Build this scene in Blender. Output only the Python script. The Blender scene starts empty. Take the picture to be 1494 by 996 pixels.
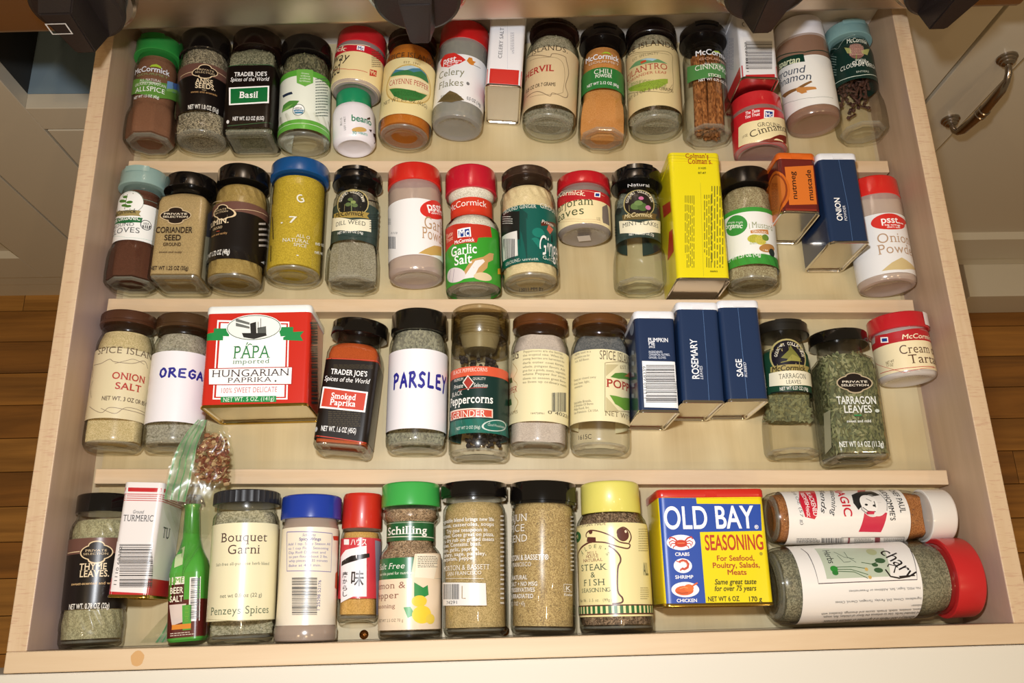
import bpy, bmesh, math, random
from mathutils import Vector, Matrix, noise
random.seed(7)
C = bpy.context.scene.collection
SC = bpy.context.scene
# ------------------------------------------------------------------ camera
cam = bpy.data.cameras.new('camera'); camo = bpy.data.objects.new('camera', cam); C.objects.link(camo)
cam.sensor_width = 36.0; cam.lens = 30.178; cam.clip_start = 0.02; cam.clip_end = 20
camo.location = (-0.03075, 0.00834, 0.70787)
camo.rotation_euler = (0.319805, -0.028179, -0.026592)
SC.camera = camo
# ------------------------------------------------------------------ world, lights, exposure
SC.view_settings.view_transform = 'Standard'
SC.view_settings.look = 'None'
SC.view_settings.gamma = 1.0
SC.view_settings.use_curve_mapping = False
SC.view_settings.exposure = -0.06
w = bpy.data.worlds.new('room_light'); SC.world = w; w.use_nodes = True
w.node_tree.nodes['Background'].inputs[0].default_value = (1.0, 0.74, 0.42, 1)
w.node_tree.nodes['Background'].inputs[1].default_value = 0.20
def lamp(name, kind, loc, energy, col, size=0.1, aim=None, spot=None):
    l = bpy.data.lights.new(name, kind); l.energy = energy; l.color = col
    if kind == 'AREA': l.shape = 'DISK'; l.size = size
    else: l.shadow_soft_size = size
    o = bpy.data.objects.new(name, l); C.objects.link(o); o.location = loc
    if aim is not None: o.rotation_euler = (Vector(aim)-Vector(loc)).to_track_quat('-Z', 'Y').to_euler()
    return o
# the camera's flash, just above and left of its lens
lamp('camera_flash', 'AREA', (-0.062, 0.105, 0.742), 4.9, (0.94, 0.965, 1.0), 0.035, aim=(0, 0.25, 0))
# warm recessed ceiling cans
for i, (x, y) in enumerate(((-0.55, -0.15), (0.25, -0.25), (0.95, -0.1), (-1.1, -0.9), (0.6, -1.2), (-0.2, -0.8), (1.3, -0.8))):
    lamp('ceiling_can', 'AREA', (x, y, 1.62), 2.4, (1.0, 0.70, 0.38), 0.05, aim=(x, y, 0))
# ---- jar shapes: (t along length, radius factor, share of the second section) ----
PROF = {
 'gourmet': [(0,.80,1),(.012,.90,1),(.04,.98,1),(.12,1,1),(.24,.985,1),(.30,.955,.8),(.325,.925,.2),(.34,.90,0),(.355,.88,0),(.72,.88,0),(.755,.86,0),(.785,.78,0),(.80,.80,0),(.82,.78,0),(.9,.7,0)],
 'ribbed': [(0,.84,0),(.012,.93,0),(.03,.99,0),(.09,1,0),(.11,1,0),(.17,.985,0),(.235,.97,0),(.25,.985,0),(.70,.985,0),(.715,.97,0),(.76,.95,0),(.80,.92,0),(.83,.84,0),(.86,.80,0),(.9,.78,0)],
 'square': [(0,.84,1),(.012,.94,1),(.035,1,1),(.10,1,1),(.72,1,1),(.77,.96,.9),(.80,.88,.5),(.82,.82,.1),(.84,.84,0),(.9,.8,0)],
 'shoulder': [(0,.82,0),(.012,.91,0),(.035,.98,0),(.07,1,0),(.74,1,0),(.78,.975,0),(.82,.91,0),(.845,.86,0),(.86,.88,0),(.88,.86,0),(.95,.82,0)],
 'plastic': [(0,.84,0),(.008,.94,0),(.03,.99,0),(.06,1,0),(.79,1,0),(.815,.97,0),(.84,.93,0),(.9,.85,0)],
 'short': [(0,.84,0),(.02,.94,0),(.05,.99,0),(.09,1,0),(.70,1,0),(.73,.96,0),(.76,.92,0),(.85,.85,0)],
 'straight': [(0,.84,0),(.012,.93,0),(.03,.98,0),(.05,1,0),(.80,1,0),(.83,.985,0),(.85,.93,0),(.865,.88,0),(.88,.90,0),(.95,.86,0)],
 'waist': [(0,.90,0),(.012,.98,0),(.03,1,0),(.52,1,0),(.55,.95,0),(.58,.83,0),(.60,.78,0),(.74,.78,0),(.755,.84,0),(.775,.93,0),(.81,.94,0),(.835,.88,0),(.85,.85,0),(.9,.8,0)],
 'flared': [(0,.92,0),(.01,1,0),(.03,1.02,0),(.09,1.02,0),(.105,.98,0),(.12,.97,0),(.70,.94,0),(.78,.94,0),(.80,.90,0),(.85,.86,0),(.9,.8,0)],
 'house': [(0,.86,0),(.015,.95,0),(.04,1,0),(.66,1,0),(.69,.97,0),(.715,.9,0),(.8,.85,0)],
 'wide': [(0,.92,0),(.015,.98,0),(.04,1,0),(.70,.99,0),(.74,.95,0),(.78,.84,0),(.80,.79,0),(.85,.76,0)],
 'tablet': [(0,.80,0),(.03,.92,0),(.08,1,0),(.60,1,0),(.68,.93,0),(.73,.84,0),(.80,.80,0),(.9,.7,0)],
 'beer': [(0,.90,1),(.015,1,1),(.46,1,1),(.54,.92,.7),(.62,.66,.2),(.70,.50,0),(.90,.42,0),(.93,.5,0),(.945,.5,0)],
 'sidejar': [(0,.80,0),(.02,.92,0),(.05,.98,0),(.08,1,0),(.76,1,0),(.80,.96,0),(.83,.90,0),(.85,.93,0),(.9,.85,0)],
}
def prof(kind, t):
    P = PROF[kind]
    if t <= P[0][0]: return P[0][1], P[0][2]
    for a, b in zip(P, P[1:]):
        if t <= b[0]:
            f = (t-a[0])/(b[0]-a[0]); return a[1]+(b[1]-a[1])*f, a[2]+(b[2]-a[2])*f
    return P[-1][1], P[-1][2]
# name: (kind, x, y, yaw, length, cap radius, body radius) in mm and degrees
JARS = {
 'allspice': ('gourmet',-326,423,1,109,20.5,22),
 'anise': ('ribbed',-279.2,423.5,2.7,111,23,23.2),
 'basil': ('square',-234.7,423,.8,112.5,22.6,21.6),
 'greenherb': ('ribbed',-188.2,420.5,1.2,107,22.9,23.1),
 'caraway': ('short',-143.4,475.5,-4.5,61,23,23.1),
 'beano': ('tablet',-143.5,422.4,2.5,55,15.9,19.2),
 'cayenne': ('shoulder',-98.3,426.7,-3.7,108,22.8,24),
 'celeryflakes': ('plastic',-50.6,439,-4.9,104,23.1,23.1),
 'chervil': ('shoulder',33.2,436,-5.3,107,23.5,24.5),
 'chili': ('gourmet',82.4,424.2,-3.5,115,21.9,22.6),
 'cilantro': ('shoulder',131.9,434.3,-1.8,109.2,23.8,24.5),
 'cinnsticks': ('gourmet',180.3,427,-2.7,115,21.9,22.6),
 'groundcinn': ('short',226.5,408.5,-1.4,55.5,23.1,23.8),
 'spartan': ('plastic',280,439.6,.7,107.6,22.9,24),
 'wholecloves': ('gourmet',325.5,429,-.5,115,21,22.4),
 'groundcloves': ('gourmet',-328,286.9,-.4,108.8,19.9,21.2),
 'coriander': ('square',-286,286,-.8,101.4,22.3,21.5),
 'cumin': ('ribbed',-240.1,285.5,-.6,108.6,22.4,23.8),
 'yellow': ('straight',-190.5,291.4,-.7,106.2,25.3,24.1),
 'dill': ('gourmet',-141.2,284.6,-1.3,107.5,21.4,22.7),
 'garlicpowder': ('plastic',-86.2,290.6,1.4,102.8,23.6,23.4),
 'garlicsalt': ('waist',-37.1,277.3,.7,114.5,22.8,23.5),
 'ginger': ('ribbed',11.9,281.5,.2,108.1,22.4,24.5),
 'marjoram': ('short',60.6,329.2,-1.8,53.9,23.7,23.4),
 'mint': ('gourmet',106.2,279.1,-2.3,111.3,22.4,22.5),
 'mustard': ('ribbed',204.2,277.9,-2.6,109.9,21.6,22.9),
 'onionpsst': ('plastic',322,276.6,0.3,99.5,23.6,23.9),
 'onionsalt': ('shoulder',-326.5,148.2,-1,113.2,22.3,22.6),
 'oregano': ('shoulder',-279,147,-.3,111,22.6,22.8),
 'smoked': ('square',-143.3,140.8,-5.9,110.2,23.4,21.2),
 'parsley': ('shoulder',-85.3,141.9,-1.2,116,23.4,24.3),
 'grinder': ('ribbed',-35,135,-1.5,125,24,24.2),
 'pepper': ('shoulder',13,139.2,-3.1,113.2,23.4,24.2),
 'poppy': ('shoulder',62.8,137.8,-3.4,113.5,23.4,24.2),
 'tarragon': ('gourmet',220.9,131.3,-1.9,113,21.8,22.2),
 'tarrbig': ('square',269.5,124.4,-.7,109.9,24,21.8),
 'tartar': ('short',325.3,193,1.3,55,24.3,22.8),
 'thyme': ('ribbed',-324.9,.8,1.2,112,19.9,22.5),
 'bouquet': ('straight',-214.4,1,1,111,25,24.6),
 'wings': ('flared',-166.6,.8,-.3,107,23.2,22.6),
 'house': ('house',-129.2,13,-1.1,97,15.4,15.6),
 'schilling': ('waist',-88.7,.6,0,115,23,23.5),
 'mb1': ('straight',-39.1,1.3,-.1,113,26,24.4),
 'cajun': ('straight',11.6,.8,-2.2,112.5,26.2,24.6),
 'steak': ('wide',67.3,.6,-.6,111.5,23.2,27.8),
 'beersalt': ('beer',-256.5,3.2,3.3,110,8.7,13.2),
 'magic': ('sidejar',192.7,83.4,-90.3,145,20.8,20.7),
 'zach': ('sidejar',184.6,31.5,-88.9,155.6,29.8,28.6),
}
# name: (x, y, yaw, length, width, height) tins
TINS = {
 'celerysalt': (-8.1,458.3,-4.8,85,32,60),
 'gingertin': (221.5,464.5,-2.6,85,33.5,60),
 'colmans': (153,273.6,-1.3,119.6,44,56),
 'nutmeg': (240,330.6,-2.4,58,32.5,62),
 'oniontin': (277.3,302.4,-.5,85.5,33.5,62),
 'papa': (-207.6,173.3,.4,83.7,82,57),
 'pumpkin': (105.5,161,-1.7,84,32,63),
 'rosemary': (141,168,-1.7,84,33.5,63),
 'sage': (176,168.6,-.6,84.6,32.5,63),
 'turmeric': (-291,34.5,-2.4,84,29,50),
 'oldbay': (141.3,17.6,-.7,86,81,50),
}
CR = 4.0   # corner radius of tins
LAB = {
 'allspice': [["C",91.6],["P","5d8f3a",[-18.0,63.7,6.9,56.2,29.1,62.0,32.3,48.8,8.2,39.9,-22.2,49.4]],["T","McCormick",2.0,69.9,0,33.46,5.42,"e8ecf4","b"],["T","GOURMET",3.5,64.6,0,28.13,2.22,"8fa06a","n"],["P","a9c83a",[0.7,72.0,2.9,74.3,6.6,75.5,10.3,74.0,11.4,71.8,6.8,72.7]],["T","ALL NATURAL",2.4,58.4,0,18.89,2.53,"f2f2ea","s"],["L","f2f2ea",0.49,[-6.8,56.0,12.0,55.7]],["T","GROUND JAMAICAN",2.1,54.7,0,28.41,2.84,"f2f2ea","s"],["T","ALLSPICE",2.3,49.0,0,26.52,4.71,"ffffff","s"],["T","NET WT 1.5 OZ (42g)",-0.2,41.4,0,23.12,2.67,"f0f0f0","b"],["P","6f98c8",[17.1,61.7,23.3,63.8,23.9,53.7,17.2,52.1]],["P","4a69a8",[23.8,63.6,33.0,68.3,35.9,60.1,24.6,53.8]],["P","7fae5a",[17.5,53.9,36.5,63.5,34.1,58.6,17.4,51.1]]],
 'anise': [["C",89.2],["B",58.6,71.4,"6b4a40"],["B",22.6,58.6,"15100f"],["L","e2cba4",0.51,[-17.8,61.8,-7.8,62.3,0.8,62.5,8.5,64.0,19.4,65.6,29.8,65.3]],["E","e2cba4",7.5,62.6,11.64,5.4,10],["E","e2cba4",7.3,67.3,5.76,3.19,10],["E","e2cba4",7.6,58.1,5.75,2.85,10],["E","1a1110",7.5,62.6,10.76,4.61,10],["E","1a1110",7.3,67.0,4.96,2.55,10],["E","1a1110",7.6,58.6,4.95,2.38,10],["T","PRIVATE",7.9,64.5,0,14.41,1.76,"e2cba4","s"],["T","SELECTION",7.5,61.7,0,16.65,1.76,"e2cba4","s"],["T","ANISE",7.0,52.6,0,14.8,4.77,"e9d7b5","sb"],["T","SEEDS.",8.3,47.5,0,17.0,4.78,"e9d7b5","sb"],["L","e2cba4",0.38,[5.6,43.3,9.2,43.5]],["T","sweet and aromatic",7.5,41.2,0,22.54,2.05,"b08a5c","b"],["T","NET WT 1.8 OZ (51g)",7.4,26.0,0,26.29,4.16,"f0efe8","c"]],
 'basil': [["C",94.2],["B",6.2,70.5,"150d0a"],["L","3d6b45",0.54,[-19.2,70.0,-7.8,71.4,4.3,71.5,21.2,70.4]],["L","3d6b45",0.53,[-16.0,8.1,26.9,11.8]],["T","TRADER JOE'S",1.2,61.3,0,28.99,4.17,"ffffff","sb"],["T","Spices of the World",0.8,55.9,0,34.23,4.16,"ffffff","i"],["P","ffffff",[-17.2,47.4,18.2,48.8,18.7,30.9,-16.0,29.2]],["P","0f6b35",[-15.7,46.1,17.0,47.4,17.4,32.3,-14.8,30.7]],["T","Basil",0.7,39.6,0,16.55,6.3,"ffffff","sb"],["T","NET WT. 0.3 OZ (8.5G)",1.8,15.3,0,27.34,3.71,"f0f0f0","c"],["E","d8d8d8",-16.0,12.2,1.19,1.85,0]],
 'greenherb': [["C",90.0],["B",6.3,66.7,"e9efe2"],["B",60.7,66.7,"5aa83a"],["B",6.0,15.5,"63ad43"],["P","6fb14c",[-3.7,67.0,11.0,67.8,11.3,54.4,4.4,49.3,-3.0,53.0]],["T","Grown",4.1,63.0,0,6.65,1.76,"e9efe2","n"],["T","without",4.3,60.4,0,8.38,1.76,"e9efe2","n"],["T","artificial",4.1,57.7,0,8.91,1.75,"e9efe2","n"],["T","fertilizers",4.1,55.0,0,9.71,1.75,"e9efe2","n"],["P","26334a",[-18.9,45.2,-7.5,44.7,-6.4,42.1,-17.4,42.1]],["P","4d8a3a",[-18.9,27.2,-16.9,34.0,-9.5,35.8,-0.1,34.2,-4.0,28.4,-11.7,27.1]],["P","7fb35a",[-18.9,27.2,-16.7,29.2,-5.6,31.7,-10.8,27.6]],["E","3a5a50",-0.6,25.1,5.41,5.88,0],["E","ffffff",-0.6,25.1,4.86,5.25,0],["P","2f7ba0",[-5.0,25.6,4.0,25.2,2.9,21.2,-3.8,21.5]],["T","USDA",-0.6,26.6,0,5.9,2.0,"223322","b"],["T","ORGANIC",-0.4,23.7,0,7.25,1.44,"ffffff","b"],["G","5b6b60",14,[13.3,60.2,27.7,67.8,29.3,27.2,14.4,19.7]]],
 'caraway': [["C",44.4],["B",0.7,38.8,"f0dca6"],["B",31.4,38.8,"c8202f"],["L","f3e6c0",0.57,[-19.2,40.5,-1.8,38.2,12.3,39.6]],["P","ffffff",[0.7,37.7,7.3,38.1,7.3,32.8,0.7,33.1]],["T","Mc",4.1,35.0,0,4.77,3.9,"20408c","b"],["T","ick",-16.5,37.0,-19,17.18,4.62,"f2e6c8","sb"],["T","away",-17.7,28.4,-13,26.25,8.92,"2a2218","s"],["T","Seed",-21.9,17.4,0,17.12,15.39,"2a2218","s"],["L","c8302f",0.48,[-30.6,19.3,-4.4,11.6,12.9,11.8]],["G","5b4a30",9,[14.2,35.9,24.1,41.9,27.1,25.4,16.3,18.7]],["P","c83a30",[14.7,16.2,22.3,18.9,22.6,12.6,15.1,9.6]],["T","Mc",18.6,14.6,21,5.94,4.3,"f0dca6","b"]],
 'beano': [["C",36.1],["T","beano",10.3,19.9,0,19.54,6.54,"127a55","b"],["E","d0a860",7.4,8.6,6.91,2.49,11],["T","30",2.8,4.8,0,3.59,2.8,"1a8a70","b"],["T","TABLETS",10.1,5.1,0,9.51,1.98,"3aa090","b"],["P","3a2018",[14.8,22.5,18.5,25.2,18.8,22.8,15.1,20.8]],["P","3a2018",[16.6,11.6,20.7,13.1,19.3,9.7]],["T","30.11.15",-9.3,17.7,90,7.78,2.1,"555555","n"],["T","LOT 1 MKT",-5.6,15.1,90,13.97,1.81,"555555","n"],["P","3a1a10",[22.6,10.7,32.2,14.9,28.4,4.6,25.8,2.3]]],
 'cayenne': [["C",98.0],["B",13.5,72.2,"ead9a0"],["T","SPICE ISLANDS",3.7,74.9,0,49.05,5.49,"4a3a28","s"],["E","c9a85a",3.6,44.9,23.62,20.47,8],["E","e4cf90",3.6,44.9,22.16,19.53,9],["T","EST. 1941",4.2,67.0,0,14.58,2.26,"7a5a30","s"],["P","4a7f96",[-15.6,54.7,-10.7,60.3,-3.5,62.4,3.3,63.9,11.8,63.2,18.5,60.3,22.7,53.8,12.5,54.2,2.7,53.9,-5.6,53.8]],["P","b9d0d8",[-10.7,60.0,-3.5,62.4,4.6,63.9,11.8,63.2,4.8,61.2,-0.4,58.4]],["P","3d7a48",[-13.6,56.4,-5.9,57.8,0.9,59.0,6.5,57.3,13.5,61.0,19.6,58.4,22.8,52.2,12.5,53.4,2.7,53.4,-5.6,53.3,-15.5,53.8]],["P","ecdfb2",[-17.3,46.5,-14.9,52.0,0.0,52.8,12.6,52.6,22.9,51.5,24.0,41.7,13.7,38.7,1.1,38.6,-14.9,42.1]],["T","CAYENNE PEPPER",3.5,46.9,0,38.68,5.38,"b5302a","s"],["P","3a7a3a",[-15.5,41.0,1.1,38.6,13.8,38.0,22.0,39.7,15.9,31.8,7.4,27.1,-0.7,27.1,-9.6,32.2]],["G","245a28",7,[-10.0,36.2,15.2,39.4,15.8,33.3,-9.4,29.8]],["T","NET WT 2.3 OZ (65G)",0.7,27.8,0,44.27,3.73,"5a4a30","s"]],
 'celeryflakes': [["C",82.5],["B",15.3,64.3,"f1f1f1"],["P","d8322a",[-20.6,64.3,-16.3,66.4,-6.5,65.8,0.2,61.8,4.6,58.4,-1.3,53.6,-11.2,51.0,-20.0,54.9,-22.6,60.4]],["T","psst...",-8.3,59.6,0,18.22,6.51,"ffffff","b"],["T","big savings",-8.4,55.4,0,12.68,1.7,"ffffff","b"],["T","don't tell!",-7.7,52.9,0,10.16,1.69,"ffffff","b"],["P","d6872f",[5.3,57.8,7.1,62.1,8.3,60.3,10.1,62.4,11.1,59.7,14.3,60.0,12.1,56.8,13.0,55.6,9.9,54.8,8.1,55.3]],["L","444444",0.47,[13.0,55.6,20.3,56.3]],["T","Celery",-8.8,45.4,0,25.87,7.11,"7c7a52","s"],["T","Flakes",-8.2,33.9,0,24.64,6.97,"7c7a52","s"],["E","777777",8.3,34.4,1.49,1.72,18],["P","6b5a38",[-20.8,17.1,-13.2,21.5,-7.4,25.5,-0.8,22.3,6.5,16.4,-4.9,12.9]],["G","3d3a1e",9,[-16.9,22.8,3.4,20.4,3.8,14.7,-16.2,16.7]],["T","0.5 OZ (14g)",16.6,19.3,0,16.48,3.12,"666666","b"]],
 'chervil': [["C",101.0],["B",12.6,73.5,"d9c39a"],["T","ISLANDS.",-5.1,72.0,0,36.21,5.6,"4a3d2c","s"],["L","8a755a",0.74,[-35.6,73.8,-16.0,66.5,-3.9,62.2,-1.3,65.5,10.3,64.8,12.1,61.4,15.4,49.1,12.7,35.0,15.8,26.8,12.6,22.1,0.8,23.8,-1.7,20.4,-13.4,26.7,-26.9,26.2]],["L","8a755a",0.36,[-26.0,64.9,-9.5,62.1,3.1,61.1,9.2,56.2,11.4,44.1,10.5,30.9,9.3,25.7,-1.8,22.0,-21.9,23.6]],["T","CHERVIL",-18.9,50.1,0,39.4,6.52,"b02a26","sb"],["T","0.25 OZ OR 7 GRAMS",-12.8,33.0,0,31.47,3.71,"55452f","c"]],
 'chili': [["C",102.4],["T","McCormick",-3.0,79.0,0,33.92,5.58,"eef0f6","b"],["T","GOURMET",-1.1,73.2,0,29.97,2.3,"e0d0c0","n"],["P","a9c83a",[-3.7,81.6,-0.5,84.0,3.1,84.0,6.0,81.3,1.6,82.4]],["B",45.2,67.1,"2f7a3a"],["T","CHILI",-2.0,62.9,0,16.65,4.89,"f4f4ea","s"],["T","POWDER",-1.5,58.0,0,15.57,3.25,"f4f4ea","sb"],["T","NET WT 2.12 OZ (60g)",-2.1,50.4,0,31.53,2.9,"f0f0f0","b"]],
 'cilantro': [["C",93.8],["B",12.0,77.3,"dbc896"],["T","SPICE ISLANDS.",-11.3,78.2,0,62.87,5.96,"4a3a28","s"],["L","7a6a48",0.48,[-31.4,77.4,-8.4,69.4,14.0,69.8,15.1,58.8,12.0,28.4,-10.3,27.4,-35.7,37.3]],["L","7a6a48",0.32,[-27.5,73.1,-8.4,67.7,12.0,67.4]],["T","EST. SPECIALTY",-11.7,66.9,0,25.75,2.67,"7a6a48","s"],["P","6a9a68",[-31.3,60.6,-20.9,63.3,-10.1,62.9,0.8,60.4,9.6,56.7,-4.8,57.0,-16.2,57.7]],["P","a8c8d8",[-15.9,63.0,-8.7,62.6,-0.5,60.7,-4.7,58.9]],["P","c84a2a",[-16.0,60.9,-10.8,61.5,-10.2,59.3,-15.4,58.5]],["T","CILANTRO",-13.7,53.1,0,44.5,6.28,"b23a2e","s"],["T","CORIANDER LEAF",-13.3,46.7,0,42.11,2.62,"b23a2e","s"],["P","8fa83a",[-35.0,42.5,-18.7,38.5,-5.7,38.0,8.6,40.6,8.4,36.1,-0.7,29.4,-14.5,28.7,-28.9,36.1]],["G","5a7a24",10,[-28.3,44.6,6.8,35.8,6.4,28.5,-28.8,37.6]],["T","NET WT 0.5 OZ & 14 GRAMS",-14.7,29.3,0,57.23,3.51,"6a5a38","s"],["L","7a6a48",0.27,[-0.6,31.0,7.8,27.2,13.4,36.2]]],
 'cinnsticks': [["C",102.5],["P","4f8a4a",[-22.7,71.4,-5.4,66.4,20.4,72.1,17.8,56.5,-6.1,51.8,-24.0,54.0]],["T","McCormick",6.5,80.4,0,37.77,5.75,"eef0f6","b"],["T","GOURMET",6.1,73.3,0,30.78,2.35,"d8a890","n"],["P","a9c83a",[1.5,79.4,5.4,82.6,9.8,83.2,12.2,81.4,7.8,81.3]],["T","ALL NATURAL",5.2,67.4,0,21.51,2.52,"f4f4ea","s"],["T","CINNAMON",5.9,64.6,0,39.2,5.29,"f4f4ea","s"],["T","STICKS",4.2,55.4,0,12.8,3.01,"f4f4ea","sb"],["T","NET WT 0.75 OZ (21g)",5.4,50.8,0,32.55,2.63,"f0f0f0","b"]],
 'groundcinn': [["C",40.0],["B",0.3,35.6,"c8202a"],["T","The Taste",-11.4,32.9,0,12.49,3.14,"ffffff","kb"],["T","You Trust",-11.8,29.1,0,13.08,3.13,"ffffff","kb"],["P","ffffff",[-1.2,33.2,8.4,33.6,6.9,24.6,-2.2,24.5]],["P","20408c",[-0.2,31.7,6.8,31.8,5.8,25.9,-1.1,25.7]],["T","Mc",2.9,28.3,0,5.79,4.49,"ffffff","b"],["P","f3e4b4",[-26.5,22.6,-21.4,23.8,-7.4,22.9,19.4,29.0,28.1,31.6,27.6,2.4,13.0,3.3,-8.6,1.5,-29.0,3.7]],["T","GROUND",3.0,18.2,0,22.51,4.02,"3a2a1a","s"],["T","Cinnamon",6.4,15.6,15,45.47,6.72,"3a2a1a","s"],["P","7a2418",[-8.6,1.5,1.5,3.8,11.5,9.4,25.0,12.9,21.8,3.6,2.4,0.8]],["T","1.0 OZ",-20.4,10.9,0,5.34,2.3,"6a5a3a","c"],["P","e8e0b8",[-44.8,34.2,-44.9,35.4,-44.8,17.9,-44.8,18.2]]],
 'spartan': [["C",82.9],["B",7.8,60.4,"f2f2ee"],["L","10382a",0.84,[-42.0,76.8,-19.4,67.9,-7.4,63.8,22.5,67.3]],["L","10382a",0.21,[-47.3,27.4,-22.6,18.0,-6.4,14.8,12.8,15.3]],["P","10382a",[-40.1,70.8,-8.9,62.2,-8.8,53.9,-35.7,59.8]],["T","spartan",-24.4,61.2,-17,24.68,6.21,"e9f0c8","b"],["T","ground",-25.2,50.8,-16,31.96,7.52,"3a4658","n"],["T","cinnamon",-26.3,43.1,-15,43.14,7.52,"3a4658","n"],["P","8a6236",[-41.5,35.1,-19.1,29.9,-6.4,32.8,-5.6,31.0,-16.7,27.0,-35.0,29.0]],["P","c98a48",[-20.6,29.8,-3.5,25.6,-2.8,23.1,-14.4,23.6,-19.8,25.4]],["P","c98a48",[-18.3,30.3,-12.7,26.2,-11.3,21.7,-16.0,21.9,-19.7,26.1]]],
 'wholecloves': [["C",99.5],["B",49.5,95.5,"13302a"],["L","d9e8dc",0.2,[-33.3,99.2,-17.9,89.2,-10.6,96.4,-0.4,99.5,14.8,101.3,19.0,92.8]],["L","d9e8dc",0.56,[-35.3,56.3,-16.2,53.1,-4.2,52.2,21.1,56.2]],["T","McCormick",1.0,92.8,0,20.56,4.83,"e0e6d8","kb"],["E","8a6258",-3.1,79.5,7.22,8.93,0],["P","a8ac6a",[-12.9,86.0,-8.0,83.0,-7.5,77.0,-11.3,78.6]],["P","a8ac6a",[1.1,79.3,11.8,83.7,6.8,75.1,1.3,76.0]],["G","e0b8a8",8,[-7.6,87.9,4.8,86.8,2.4,73.5,-9.7,75.1]],["L","7a9a4a",0.67,[-3.6,76.2,-4.7,69.7]],["T","WHOLE",-0.8,69.0,0,9.72,2.16,"dfe8dc","b"],["T","CLOVES",-0.9,66.1,0,15.58,4.3,"f0f4ec","sb"],["T","CLOUS DE GIROFLE",0.8,64.5,0,40.85,4.23,"f0f4ec","si"],["T","ENTIERS",-0.6,56.5,0,11.41,1.98,"c8d4c8","n"],["G","7a9088",9,[-34.4,96.7,-21.0,83.6,-25.2,61.0,-39.8,71.8]]],
 'groundcloves': [["C",92.2],["B",38.0,72.2,"f4f6f4"],["L","8fc0b4",0.2,[-21.1,76.8,2.4,76.8,20.8,76.8]],["L","8fc0b4",0.2,[-21.1,45.5,0.2,39.6,21.5,41.0]],["E","6a7a6a",-4.4,73.7,13.73,11.92,-10],["E","f4f6f4",-4.4,73.7,13.39,11.07,-11],["L","55683a",0.62,[-5.9,66.7,-5.7,74.2,-5.3,81.1]],["E","4a7a2e",-9.8,75.4,4.77,1.45,-16],["E","4a7a2e",-2.3,73.1,2.88,1.38,0],["E","4a7a2e",-6.8,70.6,3.25,1.25,-11],["E","4a7a2e",-2.8,69.3,2.64,1.22,0],["E","4a7a2e",-7.2,78.8,2.65,1.35,-13],["P","a08f5a",[-21.1,68.7,-6.1,65.5,8.0,65.5,6.7,62.3,8.5,60.4,-3.8,60.2,-21.1,63.5]],["T","McCormick",-8.3,64.8,0,25.82,4.09,"2a2a20","kb"],["P","1f6a3a",[-21.1,61.6,-3.6,58.6,9.9,59.2,9.2,54.6,-4.4,53.4,-21.1,56.2]],["T","100% ORGANIC",-6.5,58.0,0,29.31,3.37,"f4f6f4","sb"],["T","GROUND",-8.7,52.3,0,25.27,3.08,"4a4a48","s"],["T","CLOVES",-6.2,47.0,0,29.97,4.84,"4a4a48","s"],["E","20242a",13.3,53.5,4.65,4.63,18],["E","f4f6f4",13.3,53.5,4.09,4.05,17],["P","20242a",[9.8,52.5,17.4,54.2,16.2,50.8,11.2,49.9]],["T","USDA",13.2,54.8,12,4.8,1.76,"20242a","b"]],
 'coriander': [["C",88.5],["E","cbb58f",-2.6,58.6,13.25,5.67,0],["E","cbb58f",-3.2,63.8,6.37,3.0,0],["E","cbb58f",-2.0,53.2,6.61,2.97,0],["E","241812",-2.6,58.6,12.45,4.77,0],["E","241812",-3.1,63.4,5.57,2.55,0],["E","241812",-2.1,53.8,5.82,2.53,0],["T","PRIVATE",-2.7,60.0,0,19.38,1.64,"e8dcc4","b"],["T","SELECTION",-2.6,57.3,0,20.82,1.64,"e8dcc4","b"],["T","CORIANDER",-2.2,45.1,0,30.29,5.31,"2f241c","c"],["T","SEED",-2.8,38.1,0,13.65,4.98,"2f241c","c"],["T","GROUND",-2.6,31.9,0,14.93,2.92,"4a3a2a","c"],["T","sweet and nutty",-3.1,24.9,0,18.96,1.74,"5a4a38","b"],["T","NET WT 1.25 OZ (35g)",-2.5,10.4,0,31.13,3.43,"3a3028","c"],["P","4a4a50",[25.9,63.4,38.4,74.6,38.9,36.7,28.5,34.9]],["P","a8a48a",[26.1,42.6,37.9,46.7,38.0,5.5,27.3,5.4]]],
 'cumin': [["C",93.5],["B",60.5,70.2,"6b4a40"],["B",17.6,60.5,"15100f"],["L","e2cba4",0.45,[-29.0,75.4,-10.3,71.4]],["L","e2cba4",0.4,[-1.1,61.6,12.4,63.6,36.6,66.9]],["E","e2cba4",-8.7,60.3,12.56,5.18,-13],["E","e2cba4",-9.6,65.3,5.75,2.76,-12],["E","e2cba4",-8.6,56.2,5.82,3.04,-11],["E","1a1110",-8.7,60.3,10.63,4.42,-13],["E","1a1110",-9.5,65.0,4.79,2.3,-12],["E","1a1110",-8.6,56.8,4.75,2.58,-11],["T","PRIVATE",-12.4,63.2,0,14.34,1.44,"e2cba4","s"],["T","SELECTION",-12.5,60.9,0,17.96,1.42,"e2cba4","s"],["T","CUMIN.",-15.6,52.2,0,26.99,4.68,"e9d7b5","sb"],["T","GROUND",-12.8,46.6,0,10.9,2.23,"e2cba4","s"],["L","c85030",0.46,[-13.2,43.6,-9.6,43.1]],["T","warm and earthy",-11.0,40.6,0,17.27,1.94,"b08a5c","b"],["T","NET WT 1.72 OZ (48g)",-13.7,23.5,0,29.54,4.34,"f0efe8","c"],["G","c8c0b8",5,[23.2,56.1,33.6,60.9,41.1,38.7,25.8,31.9]],["P","ffffff",[29.8,21.2,36.1,24.8,36.6,22.0]]],
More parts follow.
